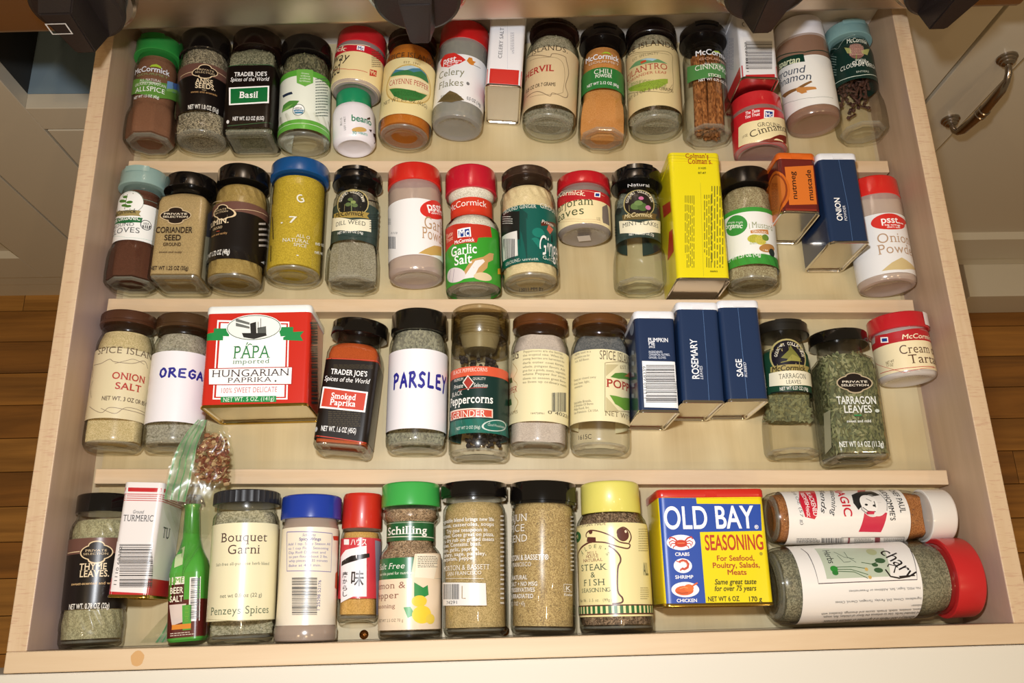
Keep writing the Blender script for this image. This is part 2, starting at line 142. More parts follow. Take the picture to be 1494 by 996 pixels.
 'yellow': [["C",92.8],["T","G",6.8,65.4,24,5.59,7.27,"e8e8d8","b"],["T","ALL O",11.4,31.0,0,11.64,2.88,"e8e8d8","s"],["T","NATURAL",5.7,26.7,0,22.07,3.16,"e8e8d8","s"],["T","SPICE",9.5,22.6,0,10.62,2.87,"e8e8d8","s"],["T","no salt",31.2,30.8,17,16.91,3.41,"e8e8d8","b"],["T","net wt",29.0,22.1,16,12.86,3.18,"e8e8d8","b"],["T",".",7.9,14.9,0,2.59,4.28,"e8e8d8","b"],["T",". 7",-1.4,45.3,0,13.65,5.91,"e8e8d8","b"],["L","2a2416",1.14,[-19.4,81.7,-21.0,70.1,-19.5,63.5]],["L","2a2416",0.94,[-18.3,51.1,-14.9,29.4]],["L","2a2416",0.91,[-17.2,24.3,-15.9,9.4]]],
 'dill': [["C",96.2],["B",36.3,72.3,"33443f"],["L","101614",0.2,[-26.3,81.7,-5.2,74.1]],["L","101614",0.9,[11.4,75.6,29.5,79.9]],["L","101614",0.2,[-27.4,46.0,2.3,38.9,34.1,45.7]],["E","c9b87a",-0.5,72.0,14.67,13.25,0],["E","1c1c1a",-0.5,71.7,13.67,12.56,0],["T","G",-11.4,74.2,82,1.51,3.18,"ece6d4","b"],["T","O",-11.0,75.9,70,1.45,3.19,"ece6d4","b"],["T","U",-10.2,77.4,59,1.45,3.2,"ece6d4","b"],["T","R",-9.3,78.7,49,1.46,3.18,"ece6d4","b"],["T","M",-8.1,79.8,38,1.45,3.05,"ece6d4","b"],["T","E",-6.7,80.7,29,1.45,3.3,"ece6d4","b"],["T","T",-5.2,81.5,27,1.46,3.46,"ece6d4","b"],["T","C",-2.1,82.4,3,1.43,3.46,"ece6d4","b"],["T","O",-0.5,82.3,-8,1.45,3.35,"ece6d4","b"],["T","L",1.2,81.9,-18,1.5,3.17,"ece6d4","b"],["T","L",2.8,81.3,-26,1.52,2.94,"ece6d4","b"],["T","E",4.2,80.5,-32,1.45,2.67,"ece6d4","b"],["T","C",5.6,79.5,-41,1.46,2.53,"ece6d4","b"],["T","T",6.7,78.3,-50,1.49,2.51,"ece6d4","b"],["T","I",7.7,77.0,-58,1.46,2.45,"ece6d4","b"],["T","O",8.5,75.5,-68,1.47,2.42,"ece6d4","b"],["T","N",9.0,73.9,-77,1.51,2.38,"ece6d4","b"],["L","7f8f5a",0.67,[-0.3,61.8,-1.3,75.4]],["E","5f7344",-3.7,69.5,2.58,1.82,0],["E","5f7344",2.1,68.6,2.41,1.81,0],["E","5f7344",-2.0,74.2,2.22,1.52,0],["E","8a9a5a",0.6,71.6,2.16,1.51,0],["P","a8904a",[-19.8,64.4,-4.4,62.3,15.2,64.0,12.9,60.7,15.5,58.5,-1.3,56.6,-19.1,59.3]],["T","McCormick",-3.1,61.1,0,26.07,4.22,"201a10","kb"],["P","eee8cc",[-22.5,61.6,0.8,54.6,17.2,58.2,18.0,47.0,-0.6,43.9,-21.7,48.6]],["T","DILL WEED",-1.4,52.5,0,26.52,3.87,"3a3a34","s"],["T","NET WT 0.5 OZ (14g)",-0.9,43.6,0,22.17,2.21,"e8e8e0","b"],["G","98a8a0",5,[25.7,70.8,34.2,75.1,34.1,50.5,28.9,48.0]],["G","1f2c28",7,[15.2,63.2,24.4,67.1,26.0,52.7,16.1,48.5]]],
 'garlicpowder': [["C",85.9],["B",14.0,66.5,"f1efee"],["E","d8322a",20.8,59.0,15.49,8.61,21],["P","d8322a",[30.4,59.3,37.5,62.7,37.6,57.4,23.8,51.8]],["T","psst...",24.8,63.2,15,25.94,7.26,"ffffff","b"],["T","big savings",26.2,59.7,15,23.54,1.83,"ffffff","b"],["T","don't tell!",26.9,57.7,17,22.48,1.81,"ffffff","b"],["T","Garlic",23.5,44.5,0,27.7,11.28,"b8946a","s"],["T","Powder",22.3,34.4,0,29.83,10.7,"b8946a","s"],["P","c8a45c",[3.8,14.8,10.7,19.8,18.8,24.6,30.0,27.4,29.4,18.5,15.1,14.6]],["BC","v",[-31.7,39.6,-16.8,33.3,-16.9,22.1,-32.4,28.4]],["T","0 11110",-18.6,37.5,-20,8.65,1.77,"555555","n"],["G","888888",4,[-30.9,56.6,-23.0,52.9,-23.1,46.9,-31.2,50.6]]],
 'garlicsalt': [["C",91.9],["B",66.0,83.4,"d23a22"],["T","McCormick",-4.8,78.0,0,38.66,5.78,"f6f0ea","n"],["B",2.4,54.9,"3a9a2e"],["P","c03020",[-30.1,57.9,-15.7,57.3,1.7,54.9,17.3,54.8,18.8,45.2,1.3,41.2,-9.7,41.6,-31.6,36.1]],["P","ffffff",[-12.8,51.5,-1.1,52.0,-0.6,42.3,-12.7,43.5]],["P","20408c",[-11.7,50.1,-2.2,50.6,-1.8,43.5,-11.4,44.2]],["T","Mc",-6.9,47.5,0,8.81,7.22,"ffffff","sb"],["P","c03020",[-17.9,43.9,5.4,42.8,3.9,37.6,-16.2,37.8]],["T","McCormick",-6.9,40.2,0,17.75,3.24,"ffffff","b"],["T","Taste",-22.9,50.0,0,10.35,3.86,"e8b8a0","kb"],["T","Trust",-22.5,45.6,0,10.02,3.67,"e8b8a0","kb"],["T","Garlic",-8.1,32.1,0,23.38,8.34,"f8faf4","sb"],["T","Salt",-8.3,23.2,0,15.9,8.36,"f8faf4","sb"],["P","c49a62",[-7.4,12.2,-1.1,21.6,9.1,25.0,15.4,29.9,20.1,30.5,18.8,24.3,13.5,20.7,12.5,15.5,3.1,5.9,-4.8,6.2]],["P","ece4e0",[-2.7,13.8,2.2,20.9,9.0,22.8,10.4,20.9,4.7,14.5,0.5,5.8,-10.5,5.0,-6.8,7.9]],["E","e2d8d8",-16.8,10.8,10.97,6.56,-18],["L","9a8a9a",0.43,[-16.7,16.5,-18.9,5.0]],["L","9a8a9a",0.43,[-20.6,17.4,-24.6,8.4]],["E","dcc8a0",8.6,7.0,8.1,3.71,0],["P","e8b030",[25.5,18.5,36.2,23.5,36.2,17.6,25.1,13.3]]],
 'ginger': [["C",99.0],["B",13.7,67.5,"0f5a50"],["B",35.6,62.2,"181c1a"],["T","GROUND GINGER",-10.5,65.6,0,32.81,3.37,"e8e8dc","s"],["T","GROUND",22.4,67.2,0,25.92,4.41,"e8e8dc","s"],["T","GROUND GINGER",-9.7,16.9,0,31.41,2.99,"e8e8dc","s"],["T","GROUND",22.6,18.9,0,25.52,3.59,"e8e8dc","s"],["P","0f5a50",[-8.6,62.4,18.0,64.5,35.2,66.7,35.2,44.0,15.1,16.2,-10.3,15.6]],["P","181c1a",[-18.9,40.7,-32.2,46.2,-30.3,67.2,-8.4,61.6,-3.7,43.9,-10.9,38.4]],["P","10433c",[-8.5,65.4,-1.9,58.6,-3.4,16.1,-10.2,17.1]],["E","1a7a6a",7.0,41.1,5.57,4.45,0],["E","1a7a6a",3.8,30.5,4.69,5.77,0],["E","1a7a6a",2.9,23.3,5.47,3.76,0],["P","e4e2dc",[-31.3,45.3,-11.4,43.9,-11.5,21.0,-31.0,21.9]],["BC","v",[-29.0,42.5,-13.7,36.8,-14.4,18.0,-31.0,24.2]],["T","Ginger",21.1,30.3,0,27.78,17.77,"f4f0ec","k"],["P","5a2a1c",[9.3,51.8,35.4,58.1,35.4,55.0,9.5,47.7]],["T","Private",17.1,52.2,0,13.94,3.16,"f0e8dc","k"],["P","c8604a",[17.2,50.7,23.7,48.5,18.6,42.2,15.1,45.6]],["G","c8ccc4",4,[-28.6,64.2,-15.1,58.8,-15.4,50.7,-29.2,56.1]],["T","12011 MM BY",-0.7,-9.0,0,20.35,2.82,"222222","b"]],
 'marjoram': [["C",42.4],["B",2.6,34.2,"f0dfae"],["B",24.8,34.2,"b8242c"],["L","f3e6c0",0.2,[-36.3,40.3,-3.7,33.1,17.9,31.1]],["T","McCormick.",-19.1,34.5,-14,37.66,4.41,"f2e6c8","sb"],["P","ffffff",[7.1,32.2,13.0,33.3,12.5,28.5,6.7,27.8]],["P","20408c",[8.0,31.4,11.9,32.0,11.5,29.2,7.6,28.6]],["T","Marjoram",-16.6,23.4,0,44.24,7.84,"3a4a28","s"],["T","Leaves",-20.9,14.7,0,36.13,7.99,"3a4a28","s"],["L","b88a5a",0.2,[-38.7,14.5,-19.3,9.2,-4.3,5.6,13.1,6.0]],["L","b88a5a",0.2,[-38.7,12.7,-19.3,7.1,-4.3,3.6,13.0,4.2]],["P","7a6f6a",[14.5,20.0,21.2,24.8,23.0,20.1,24.6,5.6,14.8,5.0,14.1,9.3]],["T","1.2 OZ",10.0,7.5,0,3.54,2.35,"8a7a58","c"]],
 'mint': [["C",97.3],["T","Natural",-1.0,92.8,0,19.46,3.47,"f0f0f0","n"],["B",40.9,72.6,"33443f"],["L","101614",0.2,[-33.9,80.8,-16.2,75.4]],["L","101614",0.94,[12.3,75.6,26.9,78.0]],["L","101614",0.2,[-34.0,47.9,-5.4,41.1,26.9,45.5]],["E","b8ac72",-1.4,74.1,14.56,13.41,0],["E","241e1c",-1.4,73.8,13.43,12.46,0],["T","G",-12.2,75.8,80,1.53,2.59,"ece6d4","b"],["T","O",-11.7,77.6,70,1.48,2.63,"ece6d4","b"],["T","U",-10.9,79.2,59,1.45,2.63,"ece6d4","b"],["T","R",-9.9,80.7,51,1.49,2.66,"ece6d4","b"],["T","M",-8.6,82.0,41,1.47,2.66,"ece6d4","b"],["T","E",-7.2,83.1,32,1.45,2.69,"ece6d4","b"],["T","T",-5.6,83.9,24,1.46,2.93,"ece6d4","b"],["T","C",-2.1,85.0,8,1.45,3.27,"ece6d4","b"],["T","O",-0.3,85.1,-3,1.43,3.35,"ece6d4","b"],["T","L",1.4,84.8,-14,1.43,3.36,"ece6d4","b"],["T","L",3.1,84.2,-24,1.45,3.29,"ece6d4","b"],["T","E",4.7,83.5,-27,1.45,3.12,"ece6d4","b"],["T","C",6.2,82.5,-36,1.46,2.96,"ece6d4","b"],["T","T",7.6,81.3,-47,1.47,3.08,"ece6d4","b"],["T","I",8.7,79.9,-55,1.45,3.09,"ece6d4","b"],["T","O",9.6,78.4,-66,1.46,3.12,"ece6d4","b"],["T","N",10.2,76.7,-78,1.51,3.13,"ece6d4","b"],["E","5f7a44",-4.5,70.4,4.68,3.35,0],["E","4f6a38",1.0,69.6,4.22,3.97,0],["E","6f8a50",-2.3,73.3,3.56,2.44,0],["E","c8709a",0.1,77.9,2.22,1.69,0],["E","c87aa8",6.0,69.4,2.52,2.15,10],["P","6a5a34",[-17.5,64.4,-2.0,63.4,16.1,65.7,13.5,61.5,16.9,59.7,-2.2,57.4,-16.8,59.1]],["T","McCormick",-2.7,62.3,0,25.05,3.93,"d8c898","kb"],["P","eee8cc",[-21.5,60.6,-2.3,54.4,22.6,61.8,20.8,49.4,-2.7,43.2,-20.7,48.4]],["T","MINT FLAKES",-0.4,54.4,0,33.82,3.9,"3a3a34","s"],["T","NET WT 0.25 OZ (7g)",-0.3,44.2,0,21.8,2.24,"e8e8e0","b"],["E","1f2c28",-22.5,70.3,4.64,3.33,-24],["G","1f2c28",4,[-34.1,62.0,-23.2,56.8,-23.7,46.4,-34.1,51.2]]],
 'colmans': [["T","Colman's",2.3,116.0,0,20.19,4.05,"a03018","sb"],["T","Colman's.",4.6,111.0,0,21.06,5.0,"a03018","sb"],["T",".8 14:205",6.0,104.3,0,6.86,1.87,"3a3a18","b"],["T","87:47",5.6,99.6,0,6.87,1.85,"3a3a18","b"],["G2","7a7424",6,[-11.0,77.8,-2.1,77.9,-6.9,11.2,-15.4,11.1]],["G2","7a7424",4,[5.4,78.7,12.9,78.8,7.7,11.3,0.4,11.3]],["G2","7a7424",5,[12.2,87.1,23.8,87.3,17.6,11.4,6.4,11.3]],["L","b8b030",0.27,[3.5,90.1,-0.2,3.4]],["P","c83820",[-56.3,86.4,-26.7,75.7,-25.2,65.2,-55.0,74.0]],["P","c83820",[-37.4,51.7,-25.0,48.7,-25.9,28.6,-50.6,30.7]],["L","b8b030",0.42,[-24.4,116.8,-0.8,115.4,21.9,114.2]],["L","b8b030",0.28,[-25.2,114.1,-1.0,112.3,22.1,111.5]],["T","006963",8.6,8.0,0,6.21,1.42,"3a3a18","b"]],
 'mustard': [["C",94.0],["B",15.0,67.9,"f0f2ee"],["B",63.7,67.9,"3f9a3c"],["B",14.6,24.0,"3f9a3c"],["E","3a9440",-18.3,53.0,10.8,9.49,-19],["T","simple truth",-18.5,56.3,-17,15.01,2.09,"e8f0e4","n"],["T","organic",-20.4,53.6,-17,18.46,4.51,"f4faf2","b"],["L","a8b088",0.39,[-6.2,52.3,-6.0,47.0]],["T","Mustard",6.1,50.7,0,20.66,5.47,"9aa078","s"],["P","c8864a",[-5.7,45.5,10.4,47.5,10.9,43.1,-5.5,42.8]],["T","GROUND",2.2,44.3,0,12.5,2.12,"f0e8dc","b"],["E","c8c04a",-2.7,37.8,5.9,3.86,0],["E","e0d060",2.4,36.5,4.93,4.49,0],["E","5f8a3a",7.1,39.4,3.33,3.03,10],["E","b8864a",8.8,30.0,8.46,3.85,13],["G","8a9a2a",8,[-6.4,41.1,9.0,42.0,8.2,32.9,-7.0,32.2]],["T","ET WT 1.59 OZ (45g)",-13.4,23.6,0,29.78,4.19,"f4faf2","b"],["E","2a3430",13.1,26.7,3.5,3.6,14]],
 'nutmeg': [["P","d8742a",[-10.9,43.7,14.0,46.0,13.8,8.9,-9.9,7.5]],["T","nutmeg",-4.7,26.4,90,26.35,4.41,"3a1c10","b"],["T","muscade",9.0,27.0,90,29.06,4.45,"3a1c10","b"],["E","c8661e",-31.1,21.9,22.93,23.73,-27],["E","8a3a14",-30.3,21.5,19.7,21.61,-28],["E","c06a28",-30.3,21.5,17.98,20.22,-29],["G2","7a3010",5,[-33.4,38.6,-18.3,30.3,-25.4,2.3,-40.7,10.0]]],
 'oniontin': [["T","ONION",-5.9,31.6,90,21.24,4.7,"ffffff","b"],["T","POWDER",-0.8,28.1,90,14.22,2.22,"e8ecf4","n"],["L","5a7aa8",0.28,[0.9,79.5,2.7,34.0,2.0,0.5]]],
 'onionpsst': [["C",80.7],["B",5.7,61.2,"ededee"],["E","d8322a",1.0,52.9,16.27,7.65,0],["P","d8322a",[11.8,58.7,25.3,56.6,11.5,49.5]],["T","psst...",3.6,54.7,0,21.08,6.22,"ffffff","b"],["T","big savings",2.5,49.8,0,14.12,1.54,"ffffff","b"],["T","don't tell!",2.9,47.6,0,12.26,1.55,"ffffff","b"],["T","Onion",3.6,37.8,0,31.95,8.79,"b8987a","s"],["T","Powder",5.9,27.7,0,38.86,8.89,"b8987a","s"],["P","d2bd8a",[-13.6,8.3,-4.4,14.7,4.7,19.2,12.8,15.6,25.3,11.7,4.0,7.9]]],
 'onionsalt': [["C",102.4],["B",21.9,79.2,"dcd0ac"],["T","SPICE ISLANDS",14.6,77.5,0,58.73,5.44,"6a5a48","s"],["L","8a7a68",0.52,[-19.4,66.9,-9.4,66.6,-2.0,69.6,2.3,67.5,15.1,67.5,25.0,71.9,29.8,66.7]],["L","8a7a68",0.39,[2.5,66.0,9.8,68.8,16.0,71.2,25.4,69.1]],["L","8a7a68",0.51,[-19.2,56.8,-19.7,62.7,-25.5,69.7]],["L","8a7a68",0.46,[-14.9,39.0,-19.7,48.4,-16.3,53.4]],["L","8a7a68",0.46,[-15.6,32.1,-2.7,26.0,3.3,30.2,16.0,29.4,33.4,28.8]],["L","8a7a68",0.42,[-3.3,29.5,7.6,25.6,15.7,31.4,32.9,30.8]],["T","ONION",15.0,56.3,0,26.13,5.36,"b03a30","sb"],["T","SALT",15.2,48.1,0,19.97,5.33,"b03a30","sb"],["T","NET WT. 3 OZ OR 85 GRAMS",20.3,37.7,0,47.72,3.32,"6a5a48","c"]],
 'oregano': [["C",99.1],["B",19.3,77.0,"f0eef4"],["T","OREGANO",17.1,58.8,0,51.42,7.1,"2a2a90","h"]],
 'papa': [["P","ffffff",[-32.7,71.9,24.2,69.1,25.8,5.3,-31.6,6.8]],["P","c62a1e",[-31.5,70.4,23.3,67.9,24.6,6.4,-30.7,7.9]],["P","ffffff",[-29.8,69.2,22.0,66.8,23.2,7.5,-29.2,8.9]],["P","1f8a48",[-34.9,64.9,-22.4,64.6,-22.6,57.9,-34.8,58.9]],["P","1f8a48",[-40.8,60.7,-34.4,61.5,-27.1,58.0,-27.1,54.7,-40.3,55.0,-37.8,57.5]],["P","1f8a48",[15.5,64.9,27.5,64.6,27.8,57.4,18.0,56.9]],["P","1f8a48",[20.0,56.1,27.7,60.5,36.1,60.8,33.3,57.2,35.8,52.8,20.1,53.9]],["E","ffffff",-3.5,64.9,21.73,11.06,0],["E","3a5a40",-3.5,64.9,21.19,10.48,0],["E","eef2ee",-3.5,64.9,20.65,9.9,0],["P","2a2a28",[-6.7,68.3,-2.1,69.7,-1.2,60.2,-5.6,59.6]],["P","5a5e5a",[-0.8,64.6,6.0,65.8,6.6,59.3,-0.2,59.2]],["P","6a6e6a",[-18.2,73.0,-7.1,69.1,-7.0,67.2,-18.1,70.3]],["P","6a6e6a",[-18.0,69.3,-6.9,65.7,-6.8,64.0,-17.8,66.4]],["P","2a2a28",[-12.7,60.5,6.3,60.0,7.1,57.9,-2.9,55.2,-11.1,56.9]],["L","2a2a28",0.41,[1.5,72.5,2.0,63.8]],["L","2a2a28",0.41,[-0.4,69.6,-0.0,63.8]],["T","PÁPA",-3.8,44.5,0,28.66,10.29,"2f8048","s"],["L","2f8048",0.81,[-7.3,50.2,-5.6,51.3,-4.2,50.4]],["T","imported",-3.9,36.9,0,28.45,3.69,"2f7048","s"],["P","b02a22",[-36.8,31.9,28.6,31.7,28.9,16.9,-35.8,18.2]],["P","ffffff",[-36.1,31.2,28.0,31.0,28.0,17.7,-35.2,18.9]],["T","HUNGARIAN",-3.7,27.4,0,59.78,5.63,"2a1418","s"],["T","PAPRIKA",-4.0,21.8,0,34.2,3.92,"2a1418","s"],["E","555555",15.9,20.3,0.8,0.84,0],["T","100% SWEET DELICATE",-3.9,13.6,0,42.82,4.17,"c05a60","s"],["P","1f8a48",[-25.5,8.7,17.1,8.3,17.3,3.4,-25.1,4.1]],["T","NET WT. 5 OZ. (141g)",-3.9,6.3,0,39.09,3.31,"f4faf2","s"],["BC","h",[40.4,69.0,64.4,77.6,77.9,10.4,53.6,4.4]]],
 'pumpkin': [["T","PUMPKIN",1.9,59.3,0,15.74,3.31,"eef2fa","b"],["T","PIE",-3.3,56.4,0,5.0,3.0,"eef2fa","b"],["T","SPICE",-3.3,53.4,0,4.84,1.5,"eef2fa","b"],["T","INGREDIENTS:",-0.5,49.3,0,10.97,1.79,"c8d0e0","b"],["T","CINNAMON, NUTMEG,",2.3,47.1,0,16.64,1.79,"c8d0e0","b"],["T","GINGER, CLOVES.",0.7,44.7,0,13.78,1.78,"c8d0e0","b"],["P","eef0f2",[-11.7,41.8,14.5,41.5,15.2,3.9,-11.6,4.3]],["BC","h",[-8.7,38.4,15.8,38.7,14.0,7.7,-10.2,7.5]],["T","1 1110 68339",-10.2,24.4,90,25.85,2.26,"444444","n"],["G","8a98b0",5,[-31.9,58.1,-19.6,54.1,-30.2,12.6,-42.6,15.8]],["E","8a98b0",-27.9,73.7,10.61,5.86,-19]],
 'rosemary': [["T","ROSEMARY",-5.2,36.0,90,32.88,5.44,"f0f4fa","b"],["T","LEAVES",-0.6,24.8,90,11.14,2.28,"e0e6f2","i"],["L","5a7aa8",0.29,[4.2,76.8,4.4,37.6,4.0,0.4]]],
 'sage': [["T","SAGE",-4.6,27.4,90,14.38,4.77,"f0f4fa","b"],["T","RUBBED",0.0,25.9,90,12.24,2.1,"e0e6f2","i"],["L","5a7aa8",0.3,[-0.7,79.9,-0.8,34.3,-0.8,0.9]]],
 'smoked': [["C",97.8],["B",8.3,73.5,"1a1310"],["L","c8402a",0.71,[-20.7,73.2,1.5,74.1,35.2,74.8]],["L","c8402a",0.69,[-21.8,10.1,-5.1,9.3,21.0,7.5]],["T","TRADER JOE'S",-0.3,62.8,0,29.06,4.16,"ffffff","sb"],["T","Spices of the World",-1.0,56.8,0,36.24,3.83,"ffffff","i"],["G","4a4028",8,[-13.6,68.6,17.8,71.2,18.2,67.5,-13.0,64.9]],["G","4a4028",8,[-12.4,30.3,12.8,32.4,14.5,19.5,-10.5,17.4]],["P","ffffff",[-19.7,49.9,16.7,48.1,16.5,31.5,-19.7,32.3]],["P","c8402a",[-18.1,48.5,15.5,46.9,15.2,32.9,-18.5,33.7]],["T","Smoked",-1.9,43.0,0,19.46,4.67,"ffffff","sb"],["T","Paprika",-1.9,37.7,0,20.2,4.64,"ffffff","sb"],["T","NET WT. 1.6 OZ (45G)",-2.1,16.2,0,27.28,3.97,"f0f0f0","c"],["E","c8ccd0",-20.3,15.2,1.67,2.0,0]],
 'parsley': [["C",97.9],["B",14.4,79.7,"f2eff4"],["T","PARSLEY",5.6,53.8,0,51.17,11.77,"2a2a90","h"]],
 'grinder': [["B",16.8,70.8,"12302c"],["B",63.0,70.8,"d85a3c"],["B",16.5,28.3,"1f6a5c"],["T","BLACK PEPPERCORNS",-9.2,68.0,0,31.4,3.01,"f6e8dc","s"],["P","e8ddd4",[-9.2,63.8,-3.9,57.2,-8.7,51.1,-14.0,58.1]],["P","a83a30",[-9.0,62.6,-4.9,57.2,-8.7,52.3,-12.8,58.0]],["T","PREMIUM",-18.4,61.1,0,10.5,2.22,"e8e4dc","s"],["T","QUALITY",0.2,60.4,0,10.36,2.07,"e8e4dc","s"],["T","Private",-18.3,55.7,0,10.39,3.46,"f0ece4","k"],["T","Selection",1.3,55.1,0,11.23,3.24,"f0ece4","k"],["L","a83a30",0.6,[-17.6,52.3,6.2,53.2]],["T","BLACK",-20.1,49.8,0,12.5,3.45,"f0ece4","s"],["T","Peppercorns",-9.1,44.0,0,40.96,6.74,"f8f6f0","sb"],["P","f0d8c8",[-29.5,37.0,11.4,35.9,11.5,29.0,-29.7,29.4]],["P","c84a34",[-27.3,35.7,10.5,34.9,10.5,29.5,-27.3,29.7]],["T","GRINDER",-9.5,32.1,0,29.86,5.17,"f6ece0","s"],["T","NET WT 2 OZ (56g)",-9.0,21.0,0,20.45,2.33,"c8d4cc","b"],["E","c8d4cc",14.8,23.3,12.57,4.67,9],["E","1f6a5c",14.8,23.3,11.01,3.94,9],["T","Good Housekeeping",16.2,23.4,0,18.0,2.06,"c8d4cc","k"]],
 'pepper': [["C",103.3],["B",20.9,80.3,"e9dfb4"],["T","SPICE",-24.8,77.6,0,9.21,6.29,"5a4a38","s"],["T","DS",-24.4,77.5,0,8.43,6.33,"5a4a38","s"],["L","b89a60",0.47,[-29.0,72.5,-21.6,64.6,-26.4,58.1,-21.2,52.5,-24.3,44.2,-19.6,37.4,-24.9,29.5]],["T","PEPPER",-29.6,48.9,0,17.71,5.09,"b04a38","s"],["P","4a6a3a",[-38.4,61.3,-29.6,60.1,-27.8,55.5,-38.4,56.7]],["P","4a6a3a",[-38.4,43.0,-29.9,42.4,-28.0,36.8,-38.4,37.7]],["T","GRAMS",-27.8,29.8,0,16.53,2.52,"8a7a58","s"],["T","Peppercorns are the berries",2.0,78.7,0,34.46,1.82,"6a5c40","s"],["T","the tropical vine. When the",2.4,75.6,0,35.94,1.81,"6a5c40","s"],["T","young berries are harvested the",3.1,72.5,0,37.34,1.81,"6a5c40","s"],["T","dark outer coat forms.",3.1,69.1,0,37.29,1.8,"6a5c40","s"],["T","whole, pungent flavors. Add",3.6,65.8,0,38.06,1.8,"6a5c40","s"],["T","give for a grinds, meats, vegetables",4.0,62.6,0,38.59,1.79,"6a5c40","s"],["T","white Pepper for soups",4.3,59.5,0,39.15,1.79,"6a5c40","s"],["T","them to season great flavor",4.7,56.0,0,39.73,1.78,"6a5c40","s"],["T","to liven up ordinary meals",5.1,52.9,0,40.36,1.78,"6a5c40","s"],["BC","v",[8.7,44.4,25.1,47.6,25.4,31.7,8.9,28.8]],["T","0 40221",17.8,28.4,0,23.89,2.67,"4a4030","n"],["T","164728961",-2.2,27.0,0,10.39,1.45,"6a5c40","n"]],
 'poppy': [["C",104.2],["B",21.3,80.8,"e9dfb4"],["T","SPICE ISLANDS",15.2,75.9,0,36.45,7.39,"5a4a38","s"],["T","Lightly toast in a",-18.7,79.2,0,16.65,1.86,"6a5c40","s"],["T","pan before use for",-19.0,76.0,0,15.85,1.85,"6a5c40","s"],["T","rich, full flavor.",-18.9,72.9,0,14.96,1.84,"6a5c40","s"],["T","Keep jar closed away",-16.7,57.3,0,21.5,1.81,"6a5c40","s"],["T","from heat, light,",-19.2,54.0,0,16.3,1.82,"6a5c40","s"],["T","moisture.",-22.0,51.1,0,9.54,1.84,"6a5c40","s"],["T","Specialty Brands,",-18.3,38.0,0,17.51,1.79,"6a5c40","s"],["T","A Division Of Burns",-17.5,35.4,0,18.9,1.79,"6a5c40","s"],["T","Philp Food, Inc.",-19.0,32.6,0,15.96,1.78,"6a5c40","s"],["T","San Francisco, CA USA",-15.5,29.7,0,22.81,1.76,"6a5c40","s"],["L","8a7a58",0.44,[1.2,69.2,1.1,28.6]],["L","8a7a58",0.44,[1.2,69.2,34.1,75.5]],["L","8a7a58",0.43,[1.1,28.6,34.1,33.6]],["P","c8bc90",[1.9,67.8,13.2,69.2,1.9,58.0]],["P","c8bc90",[1.9,41.0,1.9,29.3,12.9,30.5]],["P","5a8a3a",[5.6,57.6,9.6,61.4,17.2,63.3,34.1,65.5,34.1,61.2,13.1,57.2]],["P","c87a4a",[19.5,60.8,34.1,69.3,34.1,63.2]],["T","EST. 1941",24.3,69.4,13,19.69,2.69,"8a7a58","s"],["T","POPPY",18.2,52.5,0,32.28,6.39,"a83a30","sb"],["P","6a9a3a",[4.8,42.7,16.9,42.3,34.1,45.6,34.1,35.9,19.1,32.4,9.5,35.9]],["T","NET WT 2.0",17.6,27.6,0,33.08,3.89,"7a6a48","s"],["T","1615C",-15.2,8.9,0,11.49,3.7,"2a2620","n"]],
 'tarragon': [["C",102.9],["B",50.6,87.4,"1e4632"],["L","b8b080",0.58,[-23.6,90.0,-13.7,89.8]],["L","b8b080",0.2,[20.2,95.0,20.6,92.9]],["L","1a1a16",0.93,[-20.8,51.4,-2.9,50.6,23.4,51.1]],["E","b8ac72",-2.2,81.3,16.3,15.34,0],["E","1a1620",-2.3,80.8,14.58,14.31,0],["T","G",-12.8,81.8,78,1.69,2.51,"ece6d4","b"],["T","O",-12.2,83.8,69,1.69,2.52,"ece6d4","b"],["T","U",-11.3,85.7,57,1.9,2.5,"ece6d4","b"],["T","R",-9.9,87.6,49,1.94,2.57,"ece6d4","b"],["T","M",-8.4,89.1,41,1.5,2.53,"ece6d4","b"],["T","E",-6.9,90.1,31,1.49,2.51,"ece6d4","b"],["T","T",-5.2,91.0,23,1.61,2.57,"ece6d4","b"],["T","C",-1.5,91.9,5,1.59,2.76,"ece6d4","b"],["T","O",0.4,91.9,-4,1.61,2.86,"ece6d4","b"],["T","L",2.4,91.6,-13,1.63,2.96,"ece6d4","b"],["T","L",4.2,91.0,-22,1.65,3.01,"ece6d4","b"],["T","E",6.1,90.2,-25,1.73,3.05,"ece6d4","b"],["T","C",8.0,89.3,-29,1.77,3.4,"ece6d4","b"],["T","T",9.3,87.8,-70,1.68,4.76,"ece6d4","b"],["T","I",9.8,85.8,-82,1.76,4.8,"ece6d4","b"],["T","O",10.2,83.8,-81,1.66,4.07,"ece6d4","b"],["T","N",10.2,81.7,-95,1.74,3.91,"ece6d4","b"],["P","7a7a3a",[-9.0,79.4,-2.4,85.5,0.0,90.7,2.2,85.6,6.5,79.3,-0.3,77.3]],["P","98944a",[-4.9,76.6,0.1,82.1,7.3,78.7,6.1,76.1]],["L","98944a",0.59,[-9.4,75.5,2.8,77.4,8.0,76.3]],["P","a8985a",[-18.4,73.1,-3.7,73.4,19.0,73.4,14.0,69.4,17.1,67.7,-4.3,66.6,-18.9,68.5]],["T","McCormick.",-2.9,70.6,0,28.92,4.43,"221c12","kb"],["P","f0ead0",[-20.3,68.0,-2.7,68.1,23.4,68.3,23.4,57.3,-3.9,55.3,-21.2,57.1]],["T","TARRAGON",-0.7,63.7,0,22.44,4.1,"3a3a30","s"],["T","LEAVES",-0.9,58.6,0,11.75,3.15,"3a3a30","s"],["T","NET WT 0.37 OZ (10g)",-0.2,53.3,0,23.72,2.83,"e8e8e0","b"]],
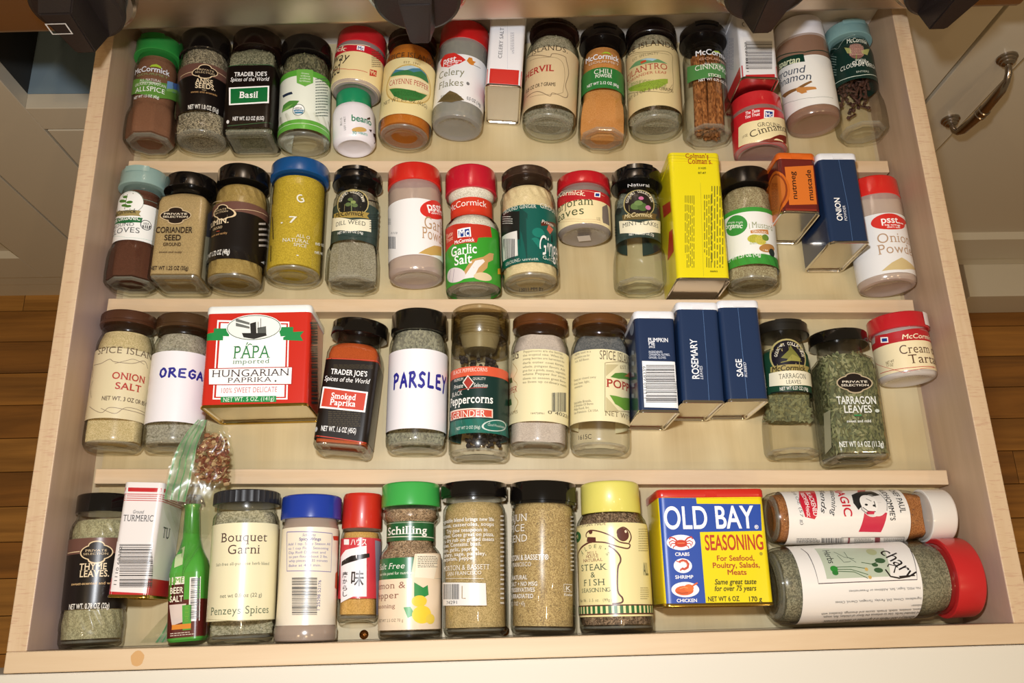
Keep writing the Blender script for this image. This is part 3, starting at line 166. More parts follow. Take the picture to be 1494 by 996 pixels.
 'tarrbig': [["C",99.5],["E","b8a88a",-0.4,62.4,14.92,6.92,0],["E","b8a88a",-0.4,67.9,7.02,3.16,0],["E","b8a88a",-0.7,57.0,6.98,3.44,0],["E","1c1412",-0.4,62.4,13.85,5.98,0],["E","1c1412",-0.4,67.6,6.1,2.69,0],["E","1c1412",-0.6,57.5,6.07,2.82,0],["T","PRIVATE",-0.2,63.4,0,21.36,1.73,"e8e0d0","b"],["T","SELECTION",-0.5,60.5,0,22.49,1.73,"e8e0d0","b"],["T","TARRAGON",-1.2,48.0,0,31.76,6.21,"e8ece8","c"],["T","LEAVES",-0.9,40.7,0,22.27,5.87,"e8ece8","c"],["E","c8d0c8",14.6,39.2,1.81,1.39,0],["P","2f9a5a",[-4.5,36.1,1.5,36.1,1.3,35.2,-4.7,35.2]],["T","sweet and mild",-1.5,30.9,0,19.5,2.14,"e8ece8","b"],["T","NET WT 0.4 OZ (11.3g)",-1.9,12.3,0,34.88,4.22,"e8ece8","c"],["P","a8a88c",[-36.1,41.1,-22.9,41.0,-29.0,12.0,-44.0,8.8]]],
 'tartar': [["C",41.3],["B",4.2,33.3,"f2e4bc"],["L","c03030",0.34,[-39.9,18.0,-12.8,2.7,19.0,6.5]],["B",28.9,34.3,"b8242c"],["P","b8242c",[-32.4,40.0,-19.9,38.0,-9.5,38.1,22.7,40.9,21.9,32.6,-10.6,32.2,-21.1,31.9,-33.8,32.6]],["P","ffffff",[-26.3,36.7,-19.7,35.0,-20.1,30.3,-26.8,32.0]],["P","20408c",[-25.2,35.4,-20.6,34.3,-20.8,31.5,-25.5,32.5]],["T","McCormick",7.3,32.5,0,33.35,4.04,"f2e6c8","kb"],["T","Cream of",5.6,21.8,0,36.85,7.46,"5a3a22","s"],["T","Tartar",8.3,13.1,0,31.52,7.44,"5a3a22","s"],["T","NET WT",-22.0,13.9,0,7.36,2.19,"8a7a58","c"],["T","1.5 OZ",-22.6,11.4,-12,6.14,2.18,"8a7a58","c"],["L","c03030",0.47,[-34.6,7.4,-19.6,6.5,-5.4,5.9,15.8,6.7]]],
 'thyme': [["C",97.9],["B",66.4,77.8,"6b4a40"],["B",26.8,66.4,"15100f"],["L","e2cba4",0.61,[-20.5,67.9,-5.3,68.1]],["E","e2cba4",6.8,67.1,11.69,5.98,0],["E","e2cba4",6.3,72.3,5.64,3.18,0],["E","e2cba4",7.3,61.8,5.92,3.15,0],["E","1a1110",6.8,67.1,10.74,5.27,0],["E","1a1110",6.3,72.0,4.96,2.65,0],["E","1a1110",7.2,62.4,5.09,2.63,0],["T","PRIVATE",6.4,68.4,0,14.68,1.58,"e2cba4","s"],["T","SELECTION",6.4,66.0,0,17.11,1.41,"e2cba4","s"],["T","THYME",5.3,56.9,0,18.66,4.51,"e9d7b5","sb"],["T","LEAVES.",6.7,51.8,0,20.28,4.49,"e9d7b5","sb"],["T","sweet-scented and warm",6.9,44.9,0,32.67,1.89,"c8a878","b"],["T","NET WT. 0.78 OZ (22g)",4.9,28.9,0,28.54,3.71,"f0efe8","c"]],
 'turmeric': [["B",74.5,79.6,"c02a30"],["B",73.1,73.6,"c02a30"],["B",71.5,72.0,"c02a30"],["B",69.9,70.4,"c02a30"],["B",-0.6,13.9,"c02a30"],["T","TU",32.2,48.4,0,14.38,7.96,"4a4a4c","s"],["T","Ground",-0.7,61.7,0,8.04,2.51,"6a6a68","k"],["T","TURMERIC",-0.2,57.0,0,22.15,4.63,"4a4a4c","s"],["P","ece8e8",[-14.1,39.9,13.0,39.5,13.5,3.4,-12.4,4.3]],["BC","h",[-11.1,37.8,12.1,38.2,18.7,7.1,-6.2,6.6]],["T","11110 68332",-9.8,22.7,90,27.44,1.95,"444444","n"]],
 'bouquet': [["C",101.0],["B",15.9,85.6,"ece6c2"],["T","Bouquet",5.6,75.1,0,35.64,6.7,"4a2a28","s"],["T","Garni",6.0,66.1,0,23.21,6.64,"4a2a28","s"],["T","Salt-free all-purpose herb blend",5.4,55.8,0,42.29,2.08,"6a6a58","s"],["T","net wt 0.8 oz (22 g)",5.5,33.3,0,30.84,2.71,"6a6a58","n"],["T","Penzeys Spices",4.6,23.0,0,46.8,5.37,"5a6a50","s"],["L","b8b088",0.35,[-24.3,17.9,6.1,15.4,38.6,16.0]]],
 'wings': [["C",89.0],["B",11.6,82.1,"efe6d4"],["L","8a80b0",0.68,[-16.1,79.0,-13.2,50.2,22.7,49.4,22.2,77.8,-16.1,79.0]],["T","Spicy Wings",4.1,73.1,0,16.18,2.11,"4a4490","sb"],["T","Schwartz",3.2,76.1,0,9.84,1.85,"6a64a0","k"],["T","Add 1 tsp. Spicy Season All",3.4,69.7,0,33.92,1.84,"7a74a8","n"],["T","to 1 cup Flour Seasoning",3.0,66.5,0,31.62,1.83,"7a74a8","n"],["T","Dip Roll Drumst and",2.1,63.4,0,28.66,1.83,"7a74a8","n"],["T","to pan flour about 2 lbs.",3.2,60.4,0,30.21,1.82,"7a74a8","n"],["T","whip pieces at 35 minutes",3.4,57.4,0,30.14,1.82,"7a74a8","n"],["T","Bake at 400 min.",0.9,54.0,0,24.59,1.81,"7a74a8","n"],["BC","h",[-8.1,45.2,10.6,44.9,12.0,18.2,-6.2,18.5]],["T","1 25298 52176",12.7,32.6,90,21.26,2.26,"5a5490","n"],["P","c83020",[23.0,76.0,36.9,77.3,36.9,73.7,24.4,73.0]],["P","c05a30",[29.3,48.7,37.3,51.8,37.6,35.9,29.0,38.2]]],
 'house': [["C",70.0],["B",17.6,62.4,"c83a44"],["P","eeeaf0",[-17.2,48.4,-10.2,53.3,-0.9,55.0,6.5,56.4,8.3,18.9,-1.8,18.9,-12.9,14.5]],["P","1a1210",[-14.6,44.8,-4.9,48.8,9.0,50.7,9.4,47.8,-0.4,45.3,-14.8,41.5]],["T","ハウス",0.3,58.9,0,12.21,4.02,"f6f0f0","b"],["P","f6f0f0",[-13.1,61.6,-7.5,61.2,-7.3,57.2,-12.7,57.5]],["T","味",0.8,32.2,0,9.53,11.84,"2a2220","b"],["T","唐",-9.8,35.0,0,5.34,4.5,"2a2220","b"],["T","か",-9.4,30.1,0,4.44,3.69,"2a2220","b"],["T","ら",-9.0,25.2,0,4.33,3.67,"2a2220","b"],["T","し",-8.7,20.9,0,4.24,3.65,"2a2220","b"],["P","8a8a98",[13.4,60.8,21.9,60.1,26.3,4.8,19.0,6.0]]],
 'schilling': [["C",97.0],["B",70.8,85.1,"1f5a30"],["L","f0ead8",0.2,[-26.7,84.6,1.3,84.0,29.8,84.5]],["L","f0ead8",0.54,[-26.7,74.5,1.4,73.4,29.8,73.4]],["T","Schilling",-2.5,78.5,0,34.65,5.6,"f4f2ea","sb"],["B",6.6,57.9,"ecd8bc"],["B",42.7,57.9,"1f6a38"],["P","ecd8bc",[5.3,60.4,37.0,61.9,36.9,43.0,2.2,42.4]],["P","f0e6d0",[7.1,60.2,28.2,59.8,21.9,42.4,5.1,43.4]],["G","5a5040",7,[7.4,58.9,26.6,59.4,26.6,50.5,7.5,50.0]],["T","Salt Free",-15.3,52.1,0,26.28,4.15,"f4f2ea","si"],["T","see side panel for nutrition",-11.1,46.8,0,31.83,2.06,"e8ecd8","n"],["T","Lemon &",-17.8,38.2,0,32.69,4.61,"8a5a48","s"],["T","Pepper",-20.2,31.2,0,27.76,4.59,"8a5a48","s"],["T","Seasoning",-21.6,23.6,0,25.03,3.03,"8a5a48","s"],["T","NET WT 2.5 OZ 70 g",-15.0,13.4,0,24.53,2.0,"7a6a50","s"],["P","2f8a48",[4.9,39.8,11.8,35.9,15.6,37.8,16.4,30.8,10.4,28.3,5.0,29.6]],["P","3a9a50",[-2.6,22.2,2.4,22.7,5.7,17.0,0.5,14.7]],["E","e8cc40",9.0,26.4,5.87,4.04,0],["E","f0d040",11.2,16.9,7.63,6.27,0],["E","e8cc50",18.2,13.7,4.25,3.52,0]],
 'mb1': [["C",102.8],["T","vegetable blend brings new life",-7.9,83.7,0,48.05,2.66,"e8e6e0","sb"],["T","sauces, casseroles, soups",-8.0,80.0,0,47.97,2.65,"e8e6e0","sb"],["T","Try one teaspoon in",-7.2,75.9,0,35.03,2.64,"e8e6e0","sb"],["T","recipes. Goes great on pizza,",-8.1,72.5,0,47.79,2.63,"e8e6e0","sb"],["T","as a dry rub on grilled meats",-8.1,68.9,0,47.69,2.62,"e8e6e0","sb"],["T","dishes. Contains: basil,",-13.4,65.5,0,37.23,2.62,"e8e6e0","sb"],["T","onion, garlic, paprika,",-14.4,62.0,0,35.15,2.61,"e8e6e0","sb"],["T","celery, sage, parsley,",-10.5,58.5,0,38.74,2.6,"e8e6e0","sb"],["T","marjoram, pepper",-15.2,55.4,0,31.24,2.59,"e8e6e0","sb"],["T","MORTON & BASSETT",-9.2,48.7,0,41.18,3.6,"e8e6e0","s"],["T","SAN FRANCISCO",-9.2,44.6,0,28.38,2.56,"e8e6e0","s"],["L","e8e6e0",0.26,[-26.2,41.5,6.9,40.2]],["P","e8e6e4",[-36.2,39.1,8.3,37.0,8.7,21.2,-32.6,22.3]],["BC","v",[-30.8,37.8,-11.5,36.9,-11.6,26.1,-30.8,26.8]],["T","74291",-19.2,24.1,0,11.2,2.28,"555555","n"],["L","a08a60",0.64,[-9.3,35.5,-9.4,26.7,-6.6,26.6]],["G","d8d6d0",20,[23.2,88.1,29.2,88.7,25.7,21.1,21.0,21.1]]],
 'cajun': [["C",97.5],["T","CAJUN",-26.6,84.7,0,25.03,5.35,"e8e6e0","s"],["T","SPICE",-27.8,77.0,0,22.76,5.32,"e8e6e0","s"],["T","BLEND",-26.6,69.3,0,25.1,5.24,"e8e6e0","s"],["T","MORTON & BASSETT®",-18.1,55.0,0,41.15,3.79,"e8e6e0","sb"],["T","SAN FRANCISCO",-24.8,50.0,0,28.49,2.96,"e8e6e0","s"],["T","ALL NATURAL",-26.3,40.6,0,25.55,2.94,"e8e6e0","sb"],["T","NO SALT + NO MSG",-22.4,35.9,0,33.36,2.91,"e8e6e0","sb"],["T","NO PRESERVATIVES",-23.3,31.7,0,31.43,2.9,"e8e6e0","sb"],["T","NON IRRADIATED",-23.9,27.2,0,30.32,2.89,"e8e6e0","sb"],["T","NET WT 1.7 OZ + 47g",-27.2,21.9,0,23.41,2.67,"e8e6e0","s"],["L","d8d6d0",0.39,[15.0,36.0,24.5,36.0,24.4,30.7,15.0,30.8,15.0,36.0]],["T","K",19.6,33.1,0,5.41,3.16,"d8d6d0","b"],["T","Kosher",20.0,28.6,0,9.96,1.84,"d8d6d0","b"],["G","c8c6c0",14,[23.2,87.3,29.8,88.1,28.3,45.3,22.5,44.9]]],
 'steak': [["C",87.7],["B",11.7,79.0,"eee2a8"],["T","MICHIGAN MADE",-22.4,78.5,0,28.77,2.22,"7a6a58","m"],["E","2f6a3a",-38.8,70.7,7.01,4.16,0],["T","M",-40.3,70.9,0,11.56,3.05,"eee2a8","b"],["L","5a3028",1.34,[-44.4,23.1,-38.6,49.8,-39.2,56.7,-32.8,61.7,-23.5,65.0,-19.9,65.4]],["L","5a3028",1.2,[-6.8,62.0,-2.2,58.6,1.0,54.5,1.4,50.6,-0.9,45.3,-1.8,29.7,1.3,24.5,0.5,21.3,-6.3,20.5]],["L","5a3028",0.95,[-25.1,69.2,-25.0,71.9,-20.8,74.0,-13.3,72.7,-5.0,69.3,1.6,64.5,8.7,63.2,9.3,61.2,7.0,59.8,-0.0,61.2,-9.4,64.4,-19.9,65.4]],["L","5a3028",0.94,[-0.0,70.6,0.7,73.3,5.0,75.3,9.3,72.6,10.9,68.0,8.8,63.9]],["P","5a3028",[-24.1,69.4,-16.5,68.6,-16.4,65.0,-24.9,65.9]],["E","5a3028",-20.7,72.9,1.72,1.63,0],["E","5a3028",4.4,69.9,4.62,4.86,0],["E","e8d8b8",6.6,72.2,0.89,1.08,0],["T","A",-30.9,58.4,32,2.34,4.42,"5a6a4a","m"],["T","L",-26.3,60.7,21,2.31,3.16,"5a6a4a","m"],["T","D",-21.6,62.0,9,2.14,2.67,"5a6a4a","m"],["T","E",-17.1,62.1,-6,1.95,2.58,"5a6a4a","m"],["T","N",-13.1,61.1,-23,1.79,2.6,"5a6a4a","m"],["T","'",-9.9,59.1,-42,1.7,2.63,"5a6a4a","m"],["T","S",-7.6,56.2,-62,1.66,2.63,"5a6a4a","m"],["T","MILL",-20.2,57.4,0,9.28,2.14,"8a5a48","m"],["T","HOUSE",-20.5,55.0,0,11.05,2.14,"8a5a48","m"],["T","NATURAL",-20.6,52.2,0,17.75,2.13,"8a5a48","m"],["T","STEAK",-20.6,47.0,0,23.86,4.5,"4a5a48","m"],["T","&",-20.2,41.6,0,3.82,3.96,"4a5a48","m"],["T","FISH",-20.4,36.1,0,19.05,4.46,"4a5a48","m"],["T","SEASONING",-20.1,30.6,0,25.98,2.87,"4a5a48","m"],["T","Net Wt. 3.5 oz. (99g)",-21.6,23.4,0,29.67,2.07,"5a5a48","m"],["B",13.0,20.0,"5a3028"],["B",14.0,19.1,"eee2a8"],["CK",14.0,19.1,"2f6a3a",26],["G","b0a474",10,[18.3,75.0,36.7,76.5,29.9,58.0,16.7,57.4]],["T","ALL",24.1,45.3,0,6.77,8.79,"6a6a50","c"],["G","b0a474",6,[16.4,32.2,27.0,32.4,25.6,23.2,15.6,23.1]]],
 'oldbay': [["P","1f4aa8",[-40.2,82.9,-11.4,81.8,-11.1,74.8,37.9,74.0,36.8,54.0,-10.5,53.6,-10.4,0.5,-39.4,0.9]],["T","OLD BAY",-2.5,64.4,0,68.96,16.29,"ffffff","b"],["T","®",33.0,56.8,0,3.09,2.75,"ffffff","b"],["T","SEASONING",14.7,45.7,0,44.11,10.87,"b83a20","c"],["T","For Seafood,",14.8,34.2,0,28.06,3.76,"a83a20","b"],["T","Poultry, Salads,",14.8,29.1,0,35.29,3.75,"a83a20","b"],["T","Meats",14.9,24.0,0,14.23,3.73,"a83a20","b"],["T","Same great taste",13.1,17.2,0,31.22,3.7,"3a3410","ib"],["T","for over 75 years",12.6,12.5,0,31.15,3.69,"3a3410","ib"],["T","NET WT 6 OZ",3.2,5.1,0,23.24,3.39,"2a2610","b"],["T","170 g",26.8,4.7,0,9.58,3.4,"2a2610","b"],["E","a89a20",34.4,37.1,1.25,1.22,0],["E","e8eef8",-25.5,46.1,10.85,5.69,0],["E","c83a20",-25.5,45.3,4.73,2.71,0],["L","c83a20",0.68,[-29.2,46.6,-31.9,47.6,-34.4,46.3,-33.7,44.4]],["L","c83a20",0.68,[-29.3,45.4,-32.5,45.4,-33.6,43.3]],["L","c83a20",0.68,[-28.7,44.3,-31.2,43.2,-31.6,41.9]],["L","c83a20",0.68,[-21.8,46.5,-18.7,47.4,-16.6,46.0,-17.5,44.2]],["L","c83a20",0.68,[-21.9,45.3,-18.6,45.3,-17.9,43.1]],["L","c83a20",0.68,[-22.6,44.2,-20.1,43.1,-20.0,41.8]],["L","c83a20",1.08,[-28.4,47.3,-30.4,49.2,-33.1,50.0,-34.2,48.4]],["L","c83a20",1.09,[-22.3,47.2,-20.2,49.3,-17.3,50.1,-16.4,48.5]],["L","e88a5a",0.54,[-28.3,45.6,-22.7,45.6]],["E","e8eef8",-25.4,29.1,6.9,5.33,0],["L","c84a34",1.74,[-28.0,31.7,-25.4,33.0,-22.6,32.4,-21.2,30.3,-21.9,27.9,-24.2,26.6,-26.4,27.1]],["L","f0b8a0",0.53,[-26.9,31.7,-24.7,32.2,-22.8,31.1,-22.3,29.2]],["L","c84a34",0.67,[-28.0,31.7,-30.2,32.8]],["L","c84a34",1.06,[-26.4,27.1,-27.6,25.6]],["E","e8eef8",-24.9,12.0,10.4,5.5,0],["E","d8602a",-25.7,11.3,6.84,3.4,0],["E","e0702e",-22.1,13.2,3.56,2.62,0],["L","d8602a",1.18,[-20.0,14.1,-17.1,15.8,-15.4,16.7]],["L","a83a18",0.52,[-31.2,10.4,-27.9,9.4,-23.1,9.7]],["L","f0a060",0.52,[-29.0,12.7,-25.5,13.7,-22.8,13.1]],["T","CRABS",-25.2,37.5,0,10.8,2.42,"ffffff","b"],["T","SHRIMP",-25.0,21.0,0,13.47,2.38,"ffffff","b"],["T","CHICKEN",-24.4,4.3,0,14.99,2.34,"ffffff","b"],["L","c8b818",0.2,[-40.2,79.7,41.9,78.1]]],
 'magic': [["B",11.3,106.7,"eeebe6"],["T","CHEF PAUL",-13.5,101.3,0,26.27,4.28,"2a2a2a","sb"],["T","PRUDHOMME'S",-12.1,92.6,0,35.04,3.98,"2a2a2a","sb"],["P","c82a40",[-29.6,75.9,-29.6,82.8,-19.8,77.0,-22.0,72.5]],["P","c82a48",[-1.5,71.0,-0.5,88.7,14.8,83.7,14.1,66.0]],["E","d8d4d0",-9.0,77.2,8.95,11.63,89],["E","e8e4e0",-7.7,81.3,8.4,9.83,89],["P","2a2a2a",[-17.1,65.5,-23.5,75.9,-23.0,84.0,-16.4,88.0,-14.5,80.3,-11.1,69.5,-3.0,66.5,-8.8,64.0]],["E","f2efea",-8.5,76.2,6.78,8.2,89],["L","2a2a2a",0.54,[-12.7,75.5,-10.1,78.7]],["L","2a2a2a",0.68,[-5.0,70.4,-1.9,73.8,-1.4,79.8]],["L","2a2a2a",0.68,[-10.0,80.7,-4.8,80.5]],["E","2a2a2a",-7.1,73.7,1.22,0.92,89],["E","2a2a2a",-6.2,79.6,1.08,0.9,89],["P","c82a48",[-1.5,72.4,-2.0,79.2,0.6,78.1,0.5,72.7]],["L","2a2a2a",0.41,[-9.5,68.9,-2.9,69.2,0.5,73.4]],["L","5a5a5a",0.41,[-18.8,88.4,-9.0,90.6,-1.9,88.7]],["T","MAGIC",-14.1,57.8,0,31.76,6.32,"c81e32","b"],["T","Seasoning",-14.1,50.3,-16,32.09,3.87,"2a2a2a","k"],["T","Blends",-15.2,42.3,-15,29.84,3.91,"2a2a2a","k"],["P","c82038",[-28.3,27.5,-29.6,40.1,-17.9,37.4,0.4,33.5,3.4,31.2,1.6,23.9,-10.5,21.6]],["T","BLACKENED",-10.4,32.3,0,22.6,3.41,"f4ecec","b"],["T","REDFISH",-13.5,27.3,0,15.53,2.94,"f4ecec","b"],["T","MAGIC",-1.7,26.6,0,6.78,2.51,"f4ecec","b"],["T","2.0 OZ (57 g)",-8.8,21.3,0,32.49,2.25,"7a7a7a","n"],["BC","v",[19.4,37.8,19.9,55.6,27.0,57.7,26.1,39.7]],["P","8a4a50",[19.4,58.9,19.4,60.2,28.6,62.7,28.5,61.0]],["P","8a4a50",[20.0,80.1,20.1,84.2,27.9,86.6,28.5,82.7]],["G","4a4a4a",4,[18.9,18.1,19.4,36.5,26.1,38.3,25.2,19.6]],["G","8a8a86",3,[20.2,63.8,20.6,78.9,27.6,81.2,26.7,65.8]],["G","8a8a86",3,[20.8,87.2,21.4,103.7,28.2,106.3,27.2,89.4]],["L","3a3a3a",0.41,[19.3,53.4,19.9,103.3,26.9,105.1]]],
 'zach': [["B",16.7,106.6,"edeae6"],["L","3a2a38",0.64,[-32.1,25.7,-24.1,27.9,0.7,29.1,1.1,103.1,-23.6,106.6]],["P","b9c4b0",[-31.0,35.7,-26.7,87.4,-2.0,83.6,-2.3,35.8]],["T","chary",-12.3,93.5,32,27.62,10.29,"1a1214","k"],["L","1a1214",1.16,[-7.2,81.0,-2.0,83.6,-0.5,89.8,-1.4,97.8,-4.3,103.7]],["L","1a1214",0.9,[-9.1,83.2,-11.0,84.9,-9.4,89.6,-4.4,86.8]],["T","Herbs",-20.4,42.8,0,13.15,5.24,"2a2a2c","n"],["L","3a5a34",0.51,[-9.0,42.5,-8.4,55.4,-4.0,67.2]],["L","3a5a34",0.51,[-7.7,42.2,-6.4,57.4,-1.3,66.6]],["L","3a5a34",0.51,[-10.6,43.6,-10.3,58.5,-8.5,67.1]],["E","2f8a34",-9.3,42.9,2.82,2.46,87],["E","2f7a34",-6.4,43.1,2.31,1.83,87],["L","4a5a4a",0.39,[-24.7,48.0,-18.7,53.6,-16.7,60.7]],["L","4a5a4a",0.39,[-20.7,49.1,-14.1,51.9,-14.6,57.3]],["L","4a5a4a",0.39,[-24.2,55.7,-18.6,56.1,-13.6,60.9]],["L","3a5a34",0.51,[-13.4,64.8,-11.7,72.0,-14.1,80.7]],["E","3a5a3a",-14.2,79.4,3.87,2.17,87],["E","3a5a3a",-6.8,75.7,3.35,1.86,87],["E","3a5a3a",-10.9,74.3,2.32,1.43,87],["E","a8b088",-22.7,76.3,3.87,3.37,86],["E","c8a860",-7.9,66.9,1.29,1.34,87],["E","c8a860",-2.1,68.1,1.29,1.25,87],["T","No MSG, Sugar, Salt, Additives or Preservatives",7.1,77.8,-90,53.48,1.62,"5a5a5a","n"],["T","Ingredients: Chives, Dill, Parsley, Tarragon, Chervil, Chives",14.9,73.1,-90,64.48,1.81,"5a5a5a","n"],["T","Chef Zachary's Soft Herbs is a sprinkled of delicate aromatic",36.0,73.5,-90,75.89,5.69,"3a3a3a","n"],["T","and blended herbs. Use to enhance the flavor of chicken, fish, soups,",28.4,70.7,-90,74.47,2.81,"5a5a5a","n"],["T","stews, omelets, salads, breads, sauces and dressings. Excellent with",24.6,69.2,-90,75.41,2.3,"5a5a5a","n"],["T","lobster.",20.7,102.0,-90,8.21,1.98,"5a5a5a","n"]],
 'beersalt': [["T","LIME",-6.5,46.4,0,10.53,5.31,"7ab040","b"],["T","BEER",-5.9,38.1,0,11.71,5.29,"3a2020","b"],["T","SALT",-5.5,32.1,0,10.24,4.91,"f0e0c0","b"]],
 'celerysalt': [["B",2.6,17.9,"c8322a"],["T","CELERY SALT",-4.9,45.4,90,32.68,3.27,"55555c","s"],["G2","9a9aa4",3,[3.0,57.3,6.4,57.5,7.7,34.9,4.3,34.7]],["L","c8c8d0",0.27,[-0.4,68.5,2.6,18.6]]],
 'gingertin': [["B",0.4,14.4,"c02a2e"],["P","e8e8ea",[-16.2,48.2,-12.6,44.3,14.4,43.7,13.2,5.7,-14.2,3.8]],["BC","h",[-10.8,39.9,13.5,40.9,11.1,10.4,-12.9,9.4]],["T","11110 68339",-11.1,22.8,90,31.47,1.95,"444444","n"],["G2","a8acb8",5,[-52.9,72.6,-28.1,53.3,-34.9,23.6,-59.9,41.7]],["E","55555c",-11.4,58.0,1.4,2.34,0],["E","ece8e8",-11.4,58.0,0.84,1.67,0],["E","ece8e8",-10.3,58.1,0.98,2.0,0]],
}
# ------------------------------------------------------------------ materials
def lin(h, up=1.0):
    h = h.lstrip('#'); v = [min(1, up*int(h[i:i+2], 16)/255) for i in (0, 2, 4)]
    return tuple((c/12.92 if c <= .04045 else ((c+.055)/1.055)**2.4) for c in v) + (1,)
MC = {}
def newmat(name):
    m = bpy.data.materials.new(name); m.use_nodes = True; m.node_tree.nodes.clear()
    nt = m.node_tree; out = nt.nodes.new('ShaderNodeOutputMaterial'); return m, nt, out
def N(nt, t, **kw):
    n = nt.nodes.new('ShaderNode'+t)
    for k, v in kw.items():
        if k.startswith('_'): setattr(n, k[1:], v)
        else: n.inputs[k.replace('__', ' ')].default_value = v
    return n
def plain(col, rough=.45, metal=0.0, coat=0.0, spec=.5, bump=0, bs=300):
    key = ('p', col, rough, metal, coat, spec, bump, bs)
    if key in MC: return MC[key]
    m, nt, out = newmat('paint_'+col.strip('#'))
    b = N(nt, 'BsdfPrincipled', Base__Color=lin(col), Roughness=rough, Metallic=metal)
    b.inputs['Coat Weight'].default_value = coat; b.inputs['Coat Roughness'].default_value = .08
    b.inputs['Specular IOR Level'].default_value = spec
    if bump:
        tc = N(nt, 'TexCoord'); nz = N(nt, 'TexNoise', Scale=bs, Detail=3.0); nt.links.new(tc.outputs['Object'], nz.inputs['Vector'])
        bp = N(nt, 'Bump', Strength=bump, Distance=.001); nt.links.new(nz.outputs['Fac'], bp.inputs['Height']); nt.links.new(bp.outputs[0], b.inputs['Normal'])
    nt.links.new(b.outputs[0], out.inputs[0]); MC[key] = m; return m
def glass(edge='#b9bbb2', mid='#fdfdfb', rough=.02, wav=.15):
    key = ('g', edge, mid)
    if key in MC: return MC[key]
    m, nt, out = newmat('clear_glass')
    lw = N(nt, 'LayerWeight', Blend=.35); tc = N(nt, 'TexCoord')
    nz = N(nt, 'TexNoise', Scale=55.0, Detail=1.0); nt.links.new(tc.outputs['Object'], nz.inputs['Vector'])
    bp = N(nt, 'Bump', Strength=wav, Distance=.002); nt.links.new(nz.outputs['Fac'], bp.inputs['Height'])
    rp = N(nt, 'ValToRGB'); e = rp.color_ramp.elements; e[0].position = .25; e[0].color = lin(mid); e[1].position = .95; e[1].color = lin(edge)
    nt.links.new(lw.outputs['Facing'], rp.inputs[0])
    tr = N(nt, 'BsdfTransparent'); nt.links.new(rp.outputs[0], tr.inputs[0])
    g1 = N(nt, 'BsdfGlossy', Roughness=rough); nt.links.new(bp.outputs[0], g1.inputs['Normal'])
    g2 = N(nt, 'BsdfGlossy', Roughness=.24); nt.links.new(bp.outputs[0], g2.inputs['Normal'])
    gl = N(nt, 'MixShader'); gl.inputs[0].default_value = .35; nt.links.new(g1.outputs[0], gl.inputs[1]); nt.links.new(g2.outputs[0], gl.inputs[2])
    fr = N(nt, 'LayerWeight', Blend=.5); nt.links.new(bp.outputs[0], fr.inputs['Normal'])
    pw = N(nt, 'Math', _operation='POWER'); pw.inputs[1].default_value = 5.0; nt.links.new(fr.outputs['Facing'], pw.inputs[0])
    mu = N(nt, 'Math', _operation='MULTIPLY_ADD'); mu.inputs[1].default_value = .7; mu.inputs[2].default_value = .055; mu.use_clamp = True
    nt.links.new(pw.outputs[0], mu.inputs[0])
    mx = N(nt, 'MixShader'); nt.links.new(mu.outputs[0], mx.inputs[0]); nt.links.new(tr.outputs[0], mx.inputs[1]); nt.links.new(gl.outputs[0], mx.inputs[2])
    nt.links.new(mx.outputs[0], out.inputs[0]); MC[key] = m; return m
def frosted(col='#d8d4d0', haze=.45, rough=.18):
    key = ('f', col, haze)
    if key in MC: return MC[key]
    m, nt, out = newmat('frosted_plastic')
    tr = N(nt, 'BsdfTransparent', Color=lin('#f2efec')); df = N(nt, 'BsdfPrincipled', Base__Color=lin(col), Roughness=rough)
    mx = N(nt, 'MixShader'); mx.inputs[0].default_value = haze
    nt.links.new(tr.outputs[0], mx.inputs[1]); nt.links.new(df.outputs[0], mx.inputs[2])
    gl = N(nt, 'BsdfGlossy', Roughness=rough); lw = N(nt, 'LayerWeight', Blend=.5)
    pw = N(nt, 'Math', _operation='POWER'); pw.inputs[1].default_value = 5.0; nt.links.new(lw.outputs['Facing'], pw.inputs[0])
    fr = N(nt, 'Math', _operation='MULTIPLY_ADD'); fr.inputs[1].default_value = .6; fr.inputs[2].default_value = .045; nt.links.new(pw.outputs[0], fr.inputs[0])
    m2 = N(nt, 'MixShader'); nt.links.new(fr.outputs[0], m2.inputs[0]); nt.links.new(mx.outputs[0], m2.inputs[1]); nt.links.new(gl.outputs[0], m2.inputs[2])
    nt.links.new(m2.outputs[0], out.inputs[0]); MC[key] = m; return m
